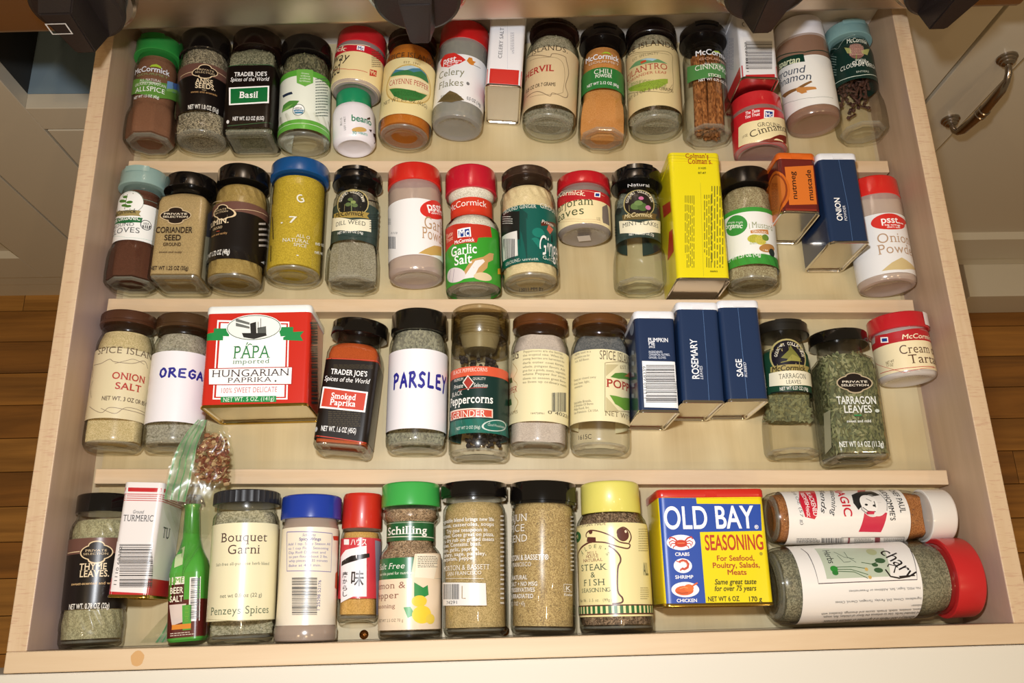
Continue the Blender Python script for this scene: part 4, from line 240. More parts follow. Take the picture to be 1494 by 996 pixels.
def spice(c1, c2, mm=.5, bump=.6):
    key = ('s', c1, c2, mm)
    if key in MC: return MC[key]
    m, nt, out = newmat('spice_grains')
    tc = N(nt, 'TexCoord'); v = N(nt, 'TexVoronoi', Scale=1000/mm); n2 = N(nt, 'TexNoise', Scale=60.0, Detail=4.0)
    mp = N(nt, 'Mapping'); mp.inputs['Scale'].default_value = (1, .55 if mm > .9 else 1, 1)
    nt.links.new(tc.outputs['Object'], mp.inputs[0]); nt.links.new(mp.outputs[0], v.inputs['Vector']); nt.links.new(tc.outputs['Object'], n2.inputs['Vector'])
    ra = N(nt, 'ValToRGB'); e = ra.color_ramp.elements; e[0].color = lin(c1, 1.12); e[1].color = lin(c2, 1.12); e[0].position = .3; e[1].position = .75
    sp = N(nt, 'SeparateColor'); nt.links.new(v.outputs['Color'], sp.inputs[0])
    mi = N(nt, 'Math', _operation='MULTIPLY_ADD'); mi.inputs[1].default_value = .75; nt.links.new(sp.outputs[0], mi.inputs[0])
    m3 = N(nt, 'Math', _operation='MULTIPLY'); m3.inputs[1].default_value = .3; nt.links.new(n2.outputs['Fac'], m3.inputs[0]); nt.links.new(m3.outputs[0], mi.inputs[2])
    nt.links.new(mi.outputs[0], ra.inputs[0])
    b = N(nt, 'BsdfPrincipled', Roughness=.85); b.inputs['Specular IOR Level'].default_value = .15
    nt.links.new(ra.outputs[0], b.inputs['Base Color'])
    bp = N(nt, 'Bump', Strength=bump, Distance=mm*.0006); nt.links.new(v.outputs['Distance'], bp.inputs['Height']); nt.links.new(bp.outputs[0], b.inputs['Normal'])
    nt.links.new(b.outputs[0], out.inputs[0]); MC[key] = m; return m
def wood(name, c1, c2, along='Y', scale=1.0, rough=.5, fleck=0.0, c3=None, coat=0.0):
    m, nt, out = newmat(name)
    tc = N(nt, 'TexCoord'); mp = N(nt, 'Mapping'); oi = N(nt, 'ObjectInfo')
    st = {'X': (2.2, 38, 38), 'Y': (38, 2.2, 38)}[along]
    mp.inputs['Scale'].default_value = tuple(s*scale for s in st)
    ad = N(nt, 'VectorMath', _operation='ADD'); nt.links.new(tc.outputs['Object'], ad.inputs[0]); 
    cb = N(nt, 'CombineXYZ'); nt.links.new(oi.outputs['Random'], cb.inputs[0]); nt.links.new(oi.outputs['Random'], cb.inputs[1]); nt.links.new(cb.outputs[0], ad.inputs[1])
    nt.links.new(ad.outputs[0], mp.inputs[0])
    nz = N(nt, 'TexNoise', Scale=1.0, Detail=8.0, Roughness=.62, Distortion=.7); nt.links.new(mp.outputs[0], nz.inputs['Vector'])
    ra = N(nt, 'ValToRGB'); e = ra.color_ramp.elements; e[0].color = lin(c1); e[1].color = lin(c2); e[0].position = .34; e[1].position = .66
    nt.links.new(nz.outputs['Fac'], ra.inputs[0]); last = ra.outputs[0]
    if c3:
        n3 = N(nt, 'TexNoise', Scale=7.0, Detail=3.0); nt.links.new(tc.outputs['Object'], n3.inputs['Vector'])
        r3 = N(nt, 'ValToRGB'); r3.color_ramp.elements[0].position = .45; r3.color_ramp.elements[1].position = .75
        nt.links.new(n3.outputs['Fac'], r3.inputs[0])
        mx = N(nt, 'Mix', _data_type='RGBA'); nt.links.new(r3.outputs[0], mx.inputs[0]); nt.links.new(last, mx.inputs[6]); mx.inputs[7].default_value = lin(c3); last = mx.outputs[2]
    if fleck:
        v = N(nt, 'TexNoise', Scale=1.0, Detail=2.0); m2 = N(nt, 'Mapping')
        m2.inputs['Scale'].default_value = (120, 900, 300) if along == 'Y' else (900, 120, 300)
        nt.links.new(tc.outputs['Object'], m2.inputs[0]); nt.links.new(m2.outputs[0], v.inputs['Vector'])
        r4 = N(nt, 'ValToRGB'); r4.color_ramp.elements[0].position = .55; r4.color_ramp.elements[1].position = .68
        nt.links.new(v.outputs['Fac'], r4.inputs[0])
        sc_ = N(nt, 'Math', _operation='MULTIPLY'); sc_.inputs[1].default_value = fleck; nt.links.new(r4.outputs[0], sc_.inputs[0])
        mx = N(nt, 'Mix', _data_type='RGBA'); nt.links.new(sc_.outputs[0], mx.inputs[0]); nt.links.new(last, mx.inputs[6]); mx.inputs[7].default_value = lin('#b07a68'); last = mx.outputs[2]
    b = N(nt, 'BsdfPrincipled', Roughness=rough); nt.links.new(last, b.inputs['Base Color']); b.inputs['Coat Weight'].default_value = coat; b.inputs['Coat Roughness'].default_value = .25
    bp = N(nt, 'Bump', Strength=.12, Distance=.0006); nt.links.new(nz.outputs['Fac'], bp.inputs['Height']); nt.links.new(bp.outputs[0], b.inputs['Normal'])
    nt.links.new(b.outputs[0], out.inputs[0]); return m
def brushed():
    m, nt, out = newmat('brushed_steel')
    tc = N(nt, 'TexCoord'); mp = N(nt, 'Mapping'); mp.inputs['Scale'].default_value = (6, 900, 900); nt.links.new(tc.outputs['Object'], mp.inputs[0])
    nz = N(nt, 'TexNoise', Scale=1.0, Detail=4.0); nt.links.new(mp.outputs[0], nz.inputs['Vector'])
    ra = N(nt, 'MapRange'); ra.inputs[3].default_value = .28; ra.inputs[4].default_value = .42; nt.links.new(nz.outputs['Fac'], ra.inputs[0])
    b = N(nt, 'BsdfPrincipled', Base__Color=lin('#c4b19c'), Metallic=1.0); nt.links.new(ra.outputs[0], b.inputs['Roughness'])
    bp = N(nt, 'Bump', Strength=.10, Distance=.0003); nt.links.new(nz.outputs['Fac'], bp.inputs['Height']); nt.links.new(bp.outputs[0], b.inputs['Normal'])
    nt.links.new(b.outputs[0], out.inputs[0]); return m
# ------------------------------------------------------------------ object helpers (millimetres in, metres out)
def link(name, me, mats, parent=None, smooth=True, ang=32):
    o = bpy.data.objects.new(name, me); C.objects.link(o)
    for m in (mats if isinstance(mats, (list, tuple)) else [mats]): me.materials.append(m)
    if smooth:
        me.polygons.foreach_set('use_smooth', [True]*len(me.polygons)); me.set_sharp_from_angle(angle=math.radians(ang))
    if parent: o.parent = parent
    return o
def from_lists(name, V, F, mats, parent=None, smooth=True, mi=None, ang=32):
    me = bpy.data.meshes.new(name); me.from_pydata([(x/1000, y/1000, z/1000) for x, y, z in V], [], F); 
    o = link(name, me, mats, parent, smooth, ang)
    if mi: me.polygons.foreach_set('material_index', mi)
    me.update(); return o
def thing(name, label, cat, loc, yaw=0, group=None):
    o = bpy.data.objects.new(name, None); o.empty_display_size = .01; C.objects.link(o)
    o.location = [c/1000 for c in loc]; o.rotation_euler = (0, 0, math.radians(yaw)); o['label'] = label; o['category'] = cat
    if group: o['group'] = group
    return o
def box_lists(x0, x1, y0, y1, z0, z1):
    V = [(x, y, z) for z in (z0, z1) for y in (y0, y1) for x in (x0, x1)]
    return V, [(0, 2, 3, 1), (4, 5, 7, 6), (0, 1, 5, 4), (2, 6, 7, 3), (0, 4, 6, 2), (1, 3, 7, 5)]
def box(name, x0, x1, y0, y1, z0, z1, mat, parent=None, bev=0.0):
    V, F = box_lists(x0, x1, y0, y1, z0, z1)
    o = from_lists(name, V, F, mat, parent, smooth=False)
    if bev:
        bm = bmesh.new(); bm.from_mesh(o.data); bmesh.ops.bevel(bm, geom=bm.edges[:], offset=bev/1000, segments=2, affect='EDGES', profile=.5); bm.to_mesh(o.data); bm.free()
    return o
def rrect(s, a, b, c):
    """point and outward normal at arc length s from the middle of the top of a rounded rectangle"""
    sg = 1 if s >= 0 else -1; s = abs(s); per = 2*(2*(a-c)+2*(b-c)+math.pi*c); s = s % per
    if s > per/2: s = per-s; sg = -sg
    if s <= a-c: return sg*s, b, 0, 1
    s -= a-c
    if s <= math.pi*c/2:
        t = s/c; return sg*(a-c+c*math.sin(t)), b-c+c*math.cos(t), sg*math.sin(t), math.cos(t)
    s -= math.pi*c/2
    if s <= 2*(b-c): return sg*a, b-c-s, sg, 0
    s -= 2*(b-c)
    if s <= math.pi*c/2:
        t = s/c; return sg*(a-c+c*math.cos(t)), -(b-c)-c*math.sin(t), sg*math.cos(t), -math.sin(t)
    s -= math.pi*c/2
    return sg*(a-c-s), -b, 0, -1
def secpt(kind, R, k, qq, th):
    """section of a jar: angle th from the top, blended from a circle to the kind's second section"""
    cx, cz = R*k*math.sin(th), R*k*math.cos(th)
    if qq <= 0: return cx, cz
    if kind == 'gourmet':
        m = ((th+math.pi/8) % (math.pi/4))-math.pi/8; r = R*k*.965/math.cos(m); x2, z2 = r*math.sin(th), r*math.cos(th)
    else:
        a = R*k; c = a*(.24 if kind == 'square' else .45); per = 2*(4*(a-c)+math.pi*c)
        x2, z2, _, _ = rrect(th/(2*math.pi)*per, a, a, c)
    return cx+(x2-cx)*qq, cz+(z2-cz)*qq
def loft(name, rings, mat, parent, ang=32, closeends=(True, True)):
    """rings: lists of (x, y, z) all of one length"""
    n = len(rings[0]); V = [p for r in rings for p in r]; F = []
    for i in range(len(rings)-1):
        a = i*n; b = a+n
        F += [(a+j, a+(j+1) % n, b+(j+1) % n, b+j) for j in range(n)]
    if closeends[0]: F.append(tuple(range(n)))
    if closeends[1]: F.append(tuple(reversed(range((len(rings)-1)*n, len(rings)*n))))
    return from_lists(name, V, F, mat, parent, ang=ang)
def flute(kind, t, th):
    if kind != 'ribbed': return 1.0
    for a, b, d in ((.105, .24, 1), (.712, .81, 1)):
        if a < t < b:
            w_ = math.sin(math.pi*(t-a)/(b-a))**.5; return 1+.030*w_*math.sin(16*th+d*(t-a)*38)
    return 1.0
def body_rings(kind, L, R, zc, t0, t1, inset=0.0, n=64, level=None):
    P = [p[0] for p in PROF[kind] if t0 <= p[0] <= t1]
    ts = sorted(set([t0, t1]+P))
    if kind == 'ribbed': ts = sorted(set(ts+[.105+.0135*i for i in range(11) if t0 < .105+.0135*i < t1]+[.712+.0098*i for i in range(11) if t0 < .712+.0098*i < t1])); n = 96
    if level is not None: ts = sorted(set(ts+[t0+(t1-t0)*i/14 for i in range(15)]))
    out = []
    for t in ts:
        k, qq = prof(kind, t); ring = []
        for j in range(n):
            th = 2*math.pi*j/n; x, z = secpt(kind, R, k, qq, th); f = flute(kind, t, th)
            r = math.hypot(x, z); f *= max(.05, (r-inset)/r); x *= f; z *= f
            if level is not None:
                lv = level(t)*R; wob = .5*noise.noise(Vector((x*.18, t*L*.12, 3+R)))
                if z > lv+wob: z = lv+wob
            ring.append((x, t*L, zc+z))
        out.append(ring)
    return out
# ------------------------------------------------------------------ lettering
GL = {}
def font_mesh(txt, off=0.0, res=3):
    cu = bpy.data.curves.new('t', 'FONT'); cu.body = txt; cu.resolution_u = res; cu.offset = off; cu.size = 1.0; cu.fill_mode = 'FRONT'; cu.dimensions = '2D'
    o = bpy.data.objects.new('t', cu); me = bpy.data.meshes.new_from_object(o)
    bpy.data.objects.remove(o)
    V = [(v.co.x, v.co.y, 0.0) for v in me.vertices]; F = [tuple(p.vertices) for p in me.polygons]
    bpy.data.meshes.remove(me); bpy.data.curves.remove(cu); return V, F
V_, _ = font_mesh('HH'); HHW = max(v[0] for v in V_)-min(v[0] for v in V_); V_, _ = font_mesh('H'); HW = max(v[0] for v in V_)-min(v[0] for v in V_); CAP = max(v[1] for v in V_)-min(v[1] for v in V_)
V_, _ = font_mesh('x'); XH = max(v[1] for v in V_)
def glyph(ch, bold, serif, res=3):
    key = (ch, bold, serif, res)
    if key in GL: return GL[key]
    twin = bold and ch in 'MW'
    V, F = font_mesh(ch, (0.0 if ch in 'MW' else .015 if bold else (.0 if not serif else -.004)), res)
    A, _ = font_mesh('H'+ch+'H'); adv = (max(v[0] for v in A)-min(v[0] for v in A))-HHW
    if serif and ch.isalpha() and V and ord(ch) < 256:
        cnt = {}
        for f in F:
            for a, b in zip(f, f[1:]+f[:1]): e = (min(a, b), max(a, b)); cnt[e] = cnt.get(e, 0)+1
        lev = [(0, 1)]
        if ch.isupper() and ch not in 'A': lev.append((CAP, -1))
        if ch in 'mnprtuijk': lev.append((XH, -1))
        if ch in 'bdhklf': lev.append((max(v[1] for v in V), -1))
        if ch in 'pq': lev.append((min(v[1] for v in V), 1))
        ext = []
        for (a, b), c in cnt.items():
            if c != 1: continue
            (x0, y0, _a), (x1, y1, _b) = V[a], V[b]
            if abs(y0-y1) > .004: continue
            ln = abs(x0-x1)
            if not (.05 < ln < .26): continue
            for ly, d in lev:
                if abs(y0-ly) < .035: ext.append((min(x0, x1), max(x0, x1), y0, d))
        for x0, x1, y, d in ext:
            n = len(V); e = .062 if d == 1 or ch.isupper() else .05; h = .042
            V = V+[(x0-e, y, .02), (x1+e, y, .02), (x1+e, y+d*h, .02), (x0-e, y+d*h, .02)]; F = F+[(n, n+1, n+2, n+3) if d == 1 else (n+3, n+2, n+1, n)]
    if twin: n = len(V); V = [(p[0]-.018, p[1], p[2]) for p in V]+[(p[0]+.018, p[1], p[2]+.012) for p in V]; F = F+[tuple(i+n for i in f) for f in F]
    GL[key] = (V, F, adv); return GL[key]
STROKES = {  # a felt pen hand, on a unit cell 0..1 by 0..1
 'P': [[(.1, 0), (.15, .95)], [(.05, .9), (.45, 1), (.75, .8), (.65, .55), (.2, .45)]],
 'A': [[(0, 0), (.42, 1), (.8, .05)], [(.12, .35), (.7, .38)]],
 'R': [[(.1, 0), (.15, .95)], [(.05, .95), (.55, 1), (.7, .78), (.5, .55), (.15, .5)], [(.3, .5), (.85, 0)]],
 'S': [[(.75, .9), (.45, 1), (.15, .8), (.25, .58), (.6, .42), (.7, .2), (.4, 0), (.05, .1)]],
 'L': [[(.15, 1), (.1, .05), (.75, .05)]],
 'E': [[(.75, .98), (.12, .92), (.1, .05), (.8, .03)], [(.1, .5), (.65, .52)]],
 'Y': [[(.05, 1), (.42, .5)], [(.9, 1), (.42, .5), (.25, -.12)]],
 'O': [[(.5, 1), (.15, .8), (.08, .35), (.35, 0), (.7, .15), (.82, .6), (.6, .95), (.4, 1)]],
 'G': [[(.8, .85), (.5, 1), (.12, .7), (.12, .25), (.45, 0), (.8, .2), (.82, .5), (.5, .5)]],
 'N': [[(.08, 0), (.12, .95), (.72, .05), (.8, 1)]]}
def ribbon(pts, w):
    V, F = [], []
    for i, p in enumerate(pts):
        a = pts[max(0, i-1)]; b = pts[min(len(pts)-1, i+1)]; d = math.hypot(b[0]-a[0], b[1]-a[1]) or 1
        nx, ny = -(b[1]-a[1])/d*w/2, (b[0]-a[0])/d*w/2; V += [(p[0]-nx, p[1]-ny), (p[0]+nx, p[1]+ny)]
        if i: n = 2*i; F.append((n-2, n, n+1, n-1))
    return V, F
def curvy(P):
    out = []
    for i in range(len(P)-1):
        a, b, c, d = P[max(0, i-1)], P[i], P[i+1], P[min(len(P)-1, i+2)]
        for k in range(5):
            f = k/5; out.append(tuple(.5*(2*b[j]+(c[j]-a[j])*f+(2*a[j]-5*b[j]+4*c[j]-d[j])*f*f+(-a[j]+3*b[j]-3*c[j]+d[j])*f**3) for j in (0, 1)))
    return out+[P[-1]]
def lay_text(txt, style, res=3):
    """flat lettering on a baseline at 0; returns verts, faces, capital height"""
    V, F, x = [], [], 0.0
    if 'h' in style:
        for ch in txt:
            for st in STROKES[ch]:
                fine = []
                for a, b in zip(st, st[1:]): fine += [(a[0]+(b[0]-a[0])*i/4, a[1]+(b[1]-a[1])*i/4) for i in range(4)]
                fine.append(st[-1]); v, f = ribbon([(x+p[0]*.82, p[1]) for p in fine], .23); n = len(V); V += v; F += [tuple(i+n for i in g) for g in f]
                for p in (fine[0], fine[-1]):
                    n = len(V); V += [(x+p[0]*.82+.115*math.cos(i*.785), p[1]+.115*math.sin(i*.785)) for i in range(8)]; F.append(tuple(range(n, n+8)))
            x += .95
        return V, F, 1.0
    bold = 'b' in style or 'c' in style; serif = 's' in style or 'm' in style
    for ch in txt:
        if ch == ' ': x += .30 if 'm' not in style else .62; continue
        v, f, adv = glyph(ch, bold, serif, res); n = len(V)
        if serif and 'm' not in style: adv += .03
        if 'm' in style: ex = (.62-adv)/2; v = [(p[0]+ex, p[1], p[2]) for p in v]; adv = .62
        sh = .22 if ('i' in style or 'k' in style) else 0
        V += [(x+p[0]+sh*p[1], p[1], p[2]) for p in v]; F += [tuple(i+n for i in g) for g in f]; x += adv
    return V, F, CAP
class Print:
    """flat artwork in (s, y) millimetres laid on a body surface"""
    def __init__(self, surf, step, ystep=0): self.surf = surf; self.step = step; self.ystep = ystep; self.bm = {False: [[], [], []], True: [[], [], []]}; self.mats = []; self.n = 0
    def mi(self, col, rough=.35):
        m = plain('#'+col, rough)
        if m not in self.mats: self.mats.append(m)
        return self.mats.index(m)
    def add(self, V, F, col, lift=0.0, cut=True):
        b = self.bm[cut]; n = len(b[0]); z = .22+self.n*.011+lift; k = self.mi(col)
        b[0] += [(p[0], p[1], z+(p[2] if len(p) > 2 else 0.0)) for p in V]; b[1] += [tuple(i+n for i in f) for f in F]; b[2] += [k]*len(F)
    def text(self, t, s, y, ang, w, h, col, style):
        V, F, cap = lay_text(t, style, 8 if h > 7 else 5 if h > 4.5 else 3)
        if not V: return
        x0 = min(p[0] for p in V); x1 = max(p[0] for p in V); sx = w/max(.02, x1-x0); sy = h/cap
        if len(t) == 1 and ord(t) > 0x2000: y0 = min(p[1] for p in V); y1 = max(p[1] for p in V); sy = h/(y1-y0); V = [(p[0], p[1]-y0, 0.0) for p in V]
        sx = min(sx, sy*2.2)
        ca, sa = math.cos(math.radians(ang)), math.sin(math.radians(ang)); out = []
        for p in V:
            a, b = (p[0]-(x0+x1)/2)*sx, p[1]*sy-h/2; out.append((s+a*ca-b*sa, y+a*sa+b*ca, p[2] if len(p) > 2 else 0.0))
        self.add(out, F, col, .09, cut=h > 3.2)
    def quad(self, q, u0, u1, v0, v1, col, lift=.03, cut=False):
        P = [(q[0], q[1]), (q[2], q[3]), (q[4], q[5]), (q[6], q[7])]
        def at(u, v):
            return tuple((P[0][i]*(1-u)+P[1][i]*u)*(1-v)+(P[3][i]*(1-u)+P[2][i]*u)*v for i in (0, 1))
        V = [at(u0, v0), at(u0, v1), at(u1, v1), at(u1, v0)]; self.add(V, [(0, 1, 2, 3)], col, lift, cut)
    def run(self, cmds, L, smax):
        rnd = random.Random(len(cmds)*7+1)
        for c in cmds:
            k = c[0]; self.n += 1
            if k == 'B':
                m = 56; y0, y1 = c[1], c[2]; s0, s1 = -smax, smax; nr = max(2, int((y1-y0)/2.5))
                V = [(s0+(s1-s0)*i/m, yy) for yy in [y0+(y1-y0)*j/nr for j in range(nr+1)] for i in range(m+1)]
                F = [(j*(m+1)+i, j*(m+1)+i+1, (j+1)*(m+1)+i+1, (j+1)*(m+1)+i) for j in range(nr) for i in range(m)]
                b = self.bm[False]; n = len(b[0]); z = .15+self.n*.011; kk = self.mi(c[3], .3); b[0] += [(p[0], p[1], z) for p in V]; b[1] += [tuple(i+n for i in f) for f in F]; b[2] += [kk]*len(F)
            elif k == 'P':
                p = c[2]; V = [(p[i], p[i+1]) for i in range(0, len(p), 2)]
                ar = sum(V[i][0]*V[(i+1) % len(V)][1]-V[(i+1) % len(V)][0]*V[i][1] for i in range(len(V)))
                if ar < 0: V.reverse()
                self.add(V, [tuple(range(len(V)))], c[1])
            elif k == 'E':
                a = math.radians(c[6]); V = []
                for i in range(28):
                    t = i*2*math.pi/28; u, v = c[4]*math.cos(t), c[5]*math.sin(t); V.append((c[2]+u*math.cos(a)-v*math.sin(a), c[3]+u*math.sin(a)+v*math.cos(a)))
                self.add(V, [tuple(range(28))], c[1])
            elif k == 'L':
                p = c[3]; pl = [(p[i], p[i+1]) for i in range(0, len(p), 2)]; pl = curvy(pl) if c[1] in ('8a755a', '8a7a68', 'b89a60', '5a3028', '7a6a48') and len(pl) > 3 else pl; V, F = ribbon(pl, c[2]); F = [tuple(reversed(f)) for f in F]; self.add(V, F, c[1])
            elif k == 'T': self.text(*c[1:])
            elif k in ('G', 'G2'):
                rows = c[2]
                for r in range(rows):
                    u = 0.0; a, b = (r+.25)/rows, (r+.62)/rows; end = 1.0 if r % 5 else .7+.3*rnd.random()
                    while u < end:
                        l = .05+.09*rnd.random(); e = min(end, u+l)
                        if k == 'G': self.quad(c[3], u, e, a, b, c[1])
                        else: self.quad(c[3], a, b, u, e, c[1])
                        u = e+.025
            elif k == 'BC':
                v = 0.0
                while v < 1:
                    t = rnd.choice((.008, .016, .016, .028)); 
                    if c[1] == 'h': self.quad(c[2], 0, 1, v, min(1, v+t), '3a3a3e', cut=True)
                    else: self.quad(c[2], v*1.0, min(1, v+t*1.6), 0, 1, '3a3a3e')
                    v += (t+rnd.choice((.010, .016, .024)))*(1 if c[1] == 'h' else 1.7)
            elif k == 'CK':
                s = -smax
                while s < smax:
                    self.add([(s, c[1]), (s+2.4, c[1]), (s+2.4, c[2]), (s, c[2])], [(0, 1, 2, 3)], c[3], 0, True); s += 4.2
    def build(self, name, parent):
        V, F, Mi = [], [], []
        for cut in (False, True):
            v, f, m = self.bm[cut]
            if not v: continue
            if cut:
                bm = bmesh.new(); vs = [bm.verts.new(p) for p in v]
                for g, k in zip(f, m):
                    try: fc = bm.faces.new([vs[i] for i in g]); fc.material_index = k
                    except ValueError: pass
                big = [g for g in bm.faces if len(g.verts) > 4]
                if big: bmesh.ops.triangulate(bm, faces=big)
                lo = min(p[0] for p in v); hi = max(p[0] for p in v); s = math.ceil(lo/self.step)*self.step
                while s < hi:
                    bmesh.ops.bisect_plane(bm, geom=bm.verts[:]+bm.edges[:]+bm.faces[:], plane_co=(s, 0, 0), plane_no=(1, 0, 0), dist=1e-5); s += self.step
                if self.ystep:
                    lo = min(p[1] for p in v); hi = max(p[1] for p in v); s = math.ceil(lo/self.ystep)*self.ystep
                    while s < hi:
                        bmesh.ops.bisect_plane(bm, geom=bm.verts[:]+bm.edges[:]+bm.faces[:], plane_co=(0, s, 0), plane_no=(0, 1, 0), dist=1e-5); s += self.ystep
                bm.verts.index_update(); v = [tuple(x.co) for x in bm.verts]; f = [tuple(x.index for x in g.verts) for g in bm.faces]; m = [g.material_index for g in bm.faces]; bm.free()
            n = len(V); V += v; F += [tuple(i+n for i in g) for g in f]; Mi += m
        if not V: return None
        W = [self.surf(*p) for p in V]
        return from_lists(name, W, F, self.mats, parent, smooth=True, mi=Mi, ang=28)
# ------------------------------------------------------------------ caps
def cap(kind, L, c, Rc, zc, mat, parent, y1=None):
    """a screw cap covering y = c .. L"""
    H = L-c; n = 72; rings = []
    def ring(y, r, kn=0.0, m=36):
        return [( (r*(1+kn*(1 if (j//1) % 2 else -1)))*math.sin(2*math.pi*j/n), y, zc+(r*(1+kn*(1 if j % 2 else -1)))*math.cos(2*math.pi*j/n)) for j in range(n)]
    if kind == 'crown':
        n = 42
        rings = [[((r*(1+(.07 if j % 2 else -.03)*w_))*math.sin(2*math.pi*j/n), c+H*t, zc+(r*(1+(.07 if j % 2 else -.03)*w_))*math.cos(2*math.pi*j/n)) for j in range(n)] for t, r, w_ in ((0, Rc*1.02, 1), (.35, Rc*.98, .8), (.7, Rc*.92, .2), (.95, Rc*.8, 0), (1, Rc*.7, 0))]
        return loft('crown_cap', rings, mat, parent)
    if kind == 'smooth': prof_ = [(0, .975, 0), (.03, 1, 0), (.9, .99, 0), (.97, .965, 0), (1, .92, 0), (1, .80, 0), (.985, .78, 0)]
    elif kind == 'gourmet': prof_ = [(0, .99, 0), (.02, 1.02, 0), (.12, 1.02, 0), (.14, .985, 0), (.90, .98, 0), (.97, .95, 0), (1, .90, 0), (1, .74, 0), (.97, .72, 0)]
    elif kind == 'metal': prof_ = [(0, .97, 0), (.06, 1.0, 0), (.2, 1.0, 0), (.26, .97, 0), (.34, .975, .02), (.84, .975, .02), (.9, .965, 0), (.97, .94, 0), (1, .88, 0), (1, .8, 0), (.96, .78, 0)]
    elif kind == 'knurl': prof_ = [(0, .98, 0), (.04, 1, .014), (.9, .99, .014), (.94, .975, 0), (1, .93, 0), (1, .84, 0), (.99, .8, 0)]
    elif kind == 'wide': prof_ = [(-.16, .90, 0), (-.15, .97, 0), (-.02, .97, 0), (0, 1, 0), (.9, 1, 0), (.97, .98, 0), (1, .94, 0), (1, .86, 0), (.98, .84, 0)]
    for t, r, kn in prof_: rings.append(ring(c+H*t, Rc*r, kn))
    return loft('cap', rings, mat, parent, ang=40)
# ------------------------------------------------------------------ what each jar is
CLR = glass()
GRN = glass('#b0b8ac', '#fbfcf9')
FR = frosted('#d8d2cc', .38); FRG = frosted('#a89a98', .55); FRW = frosted('#e6e0dc', .55)
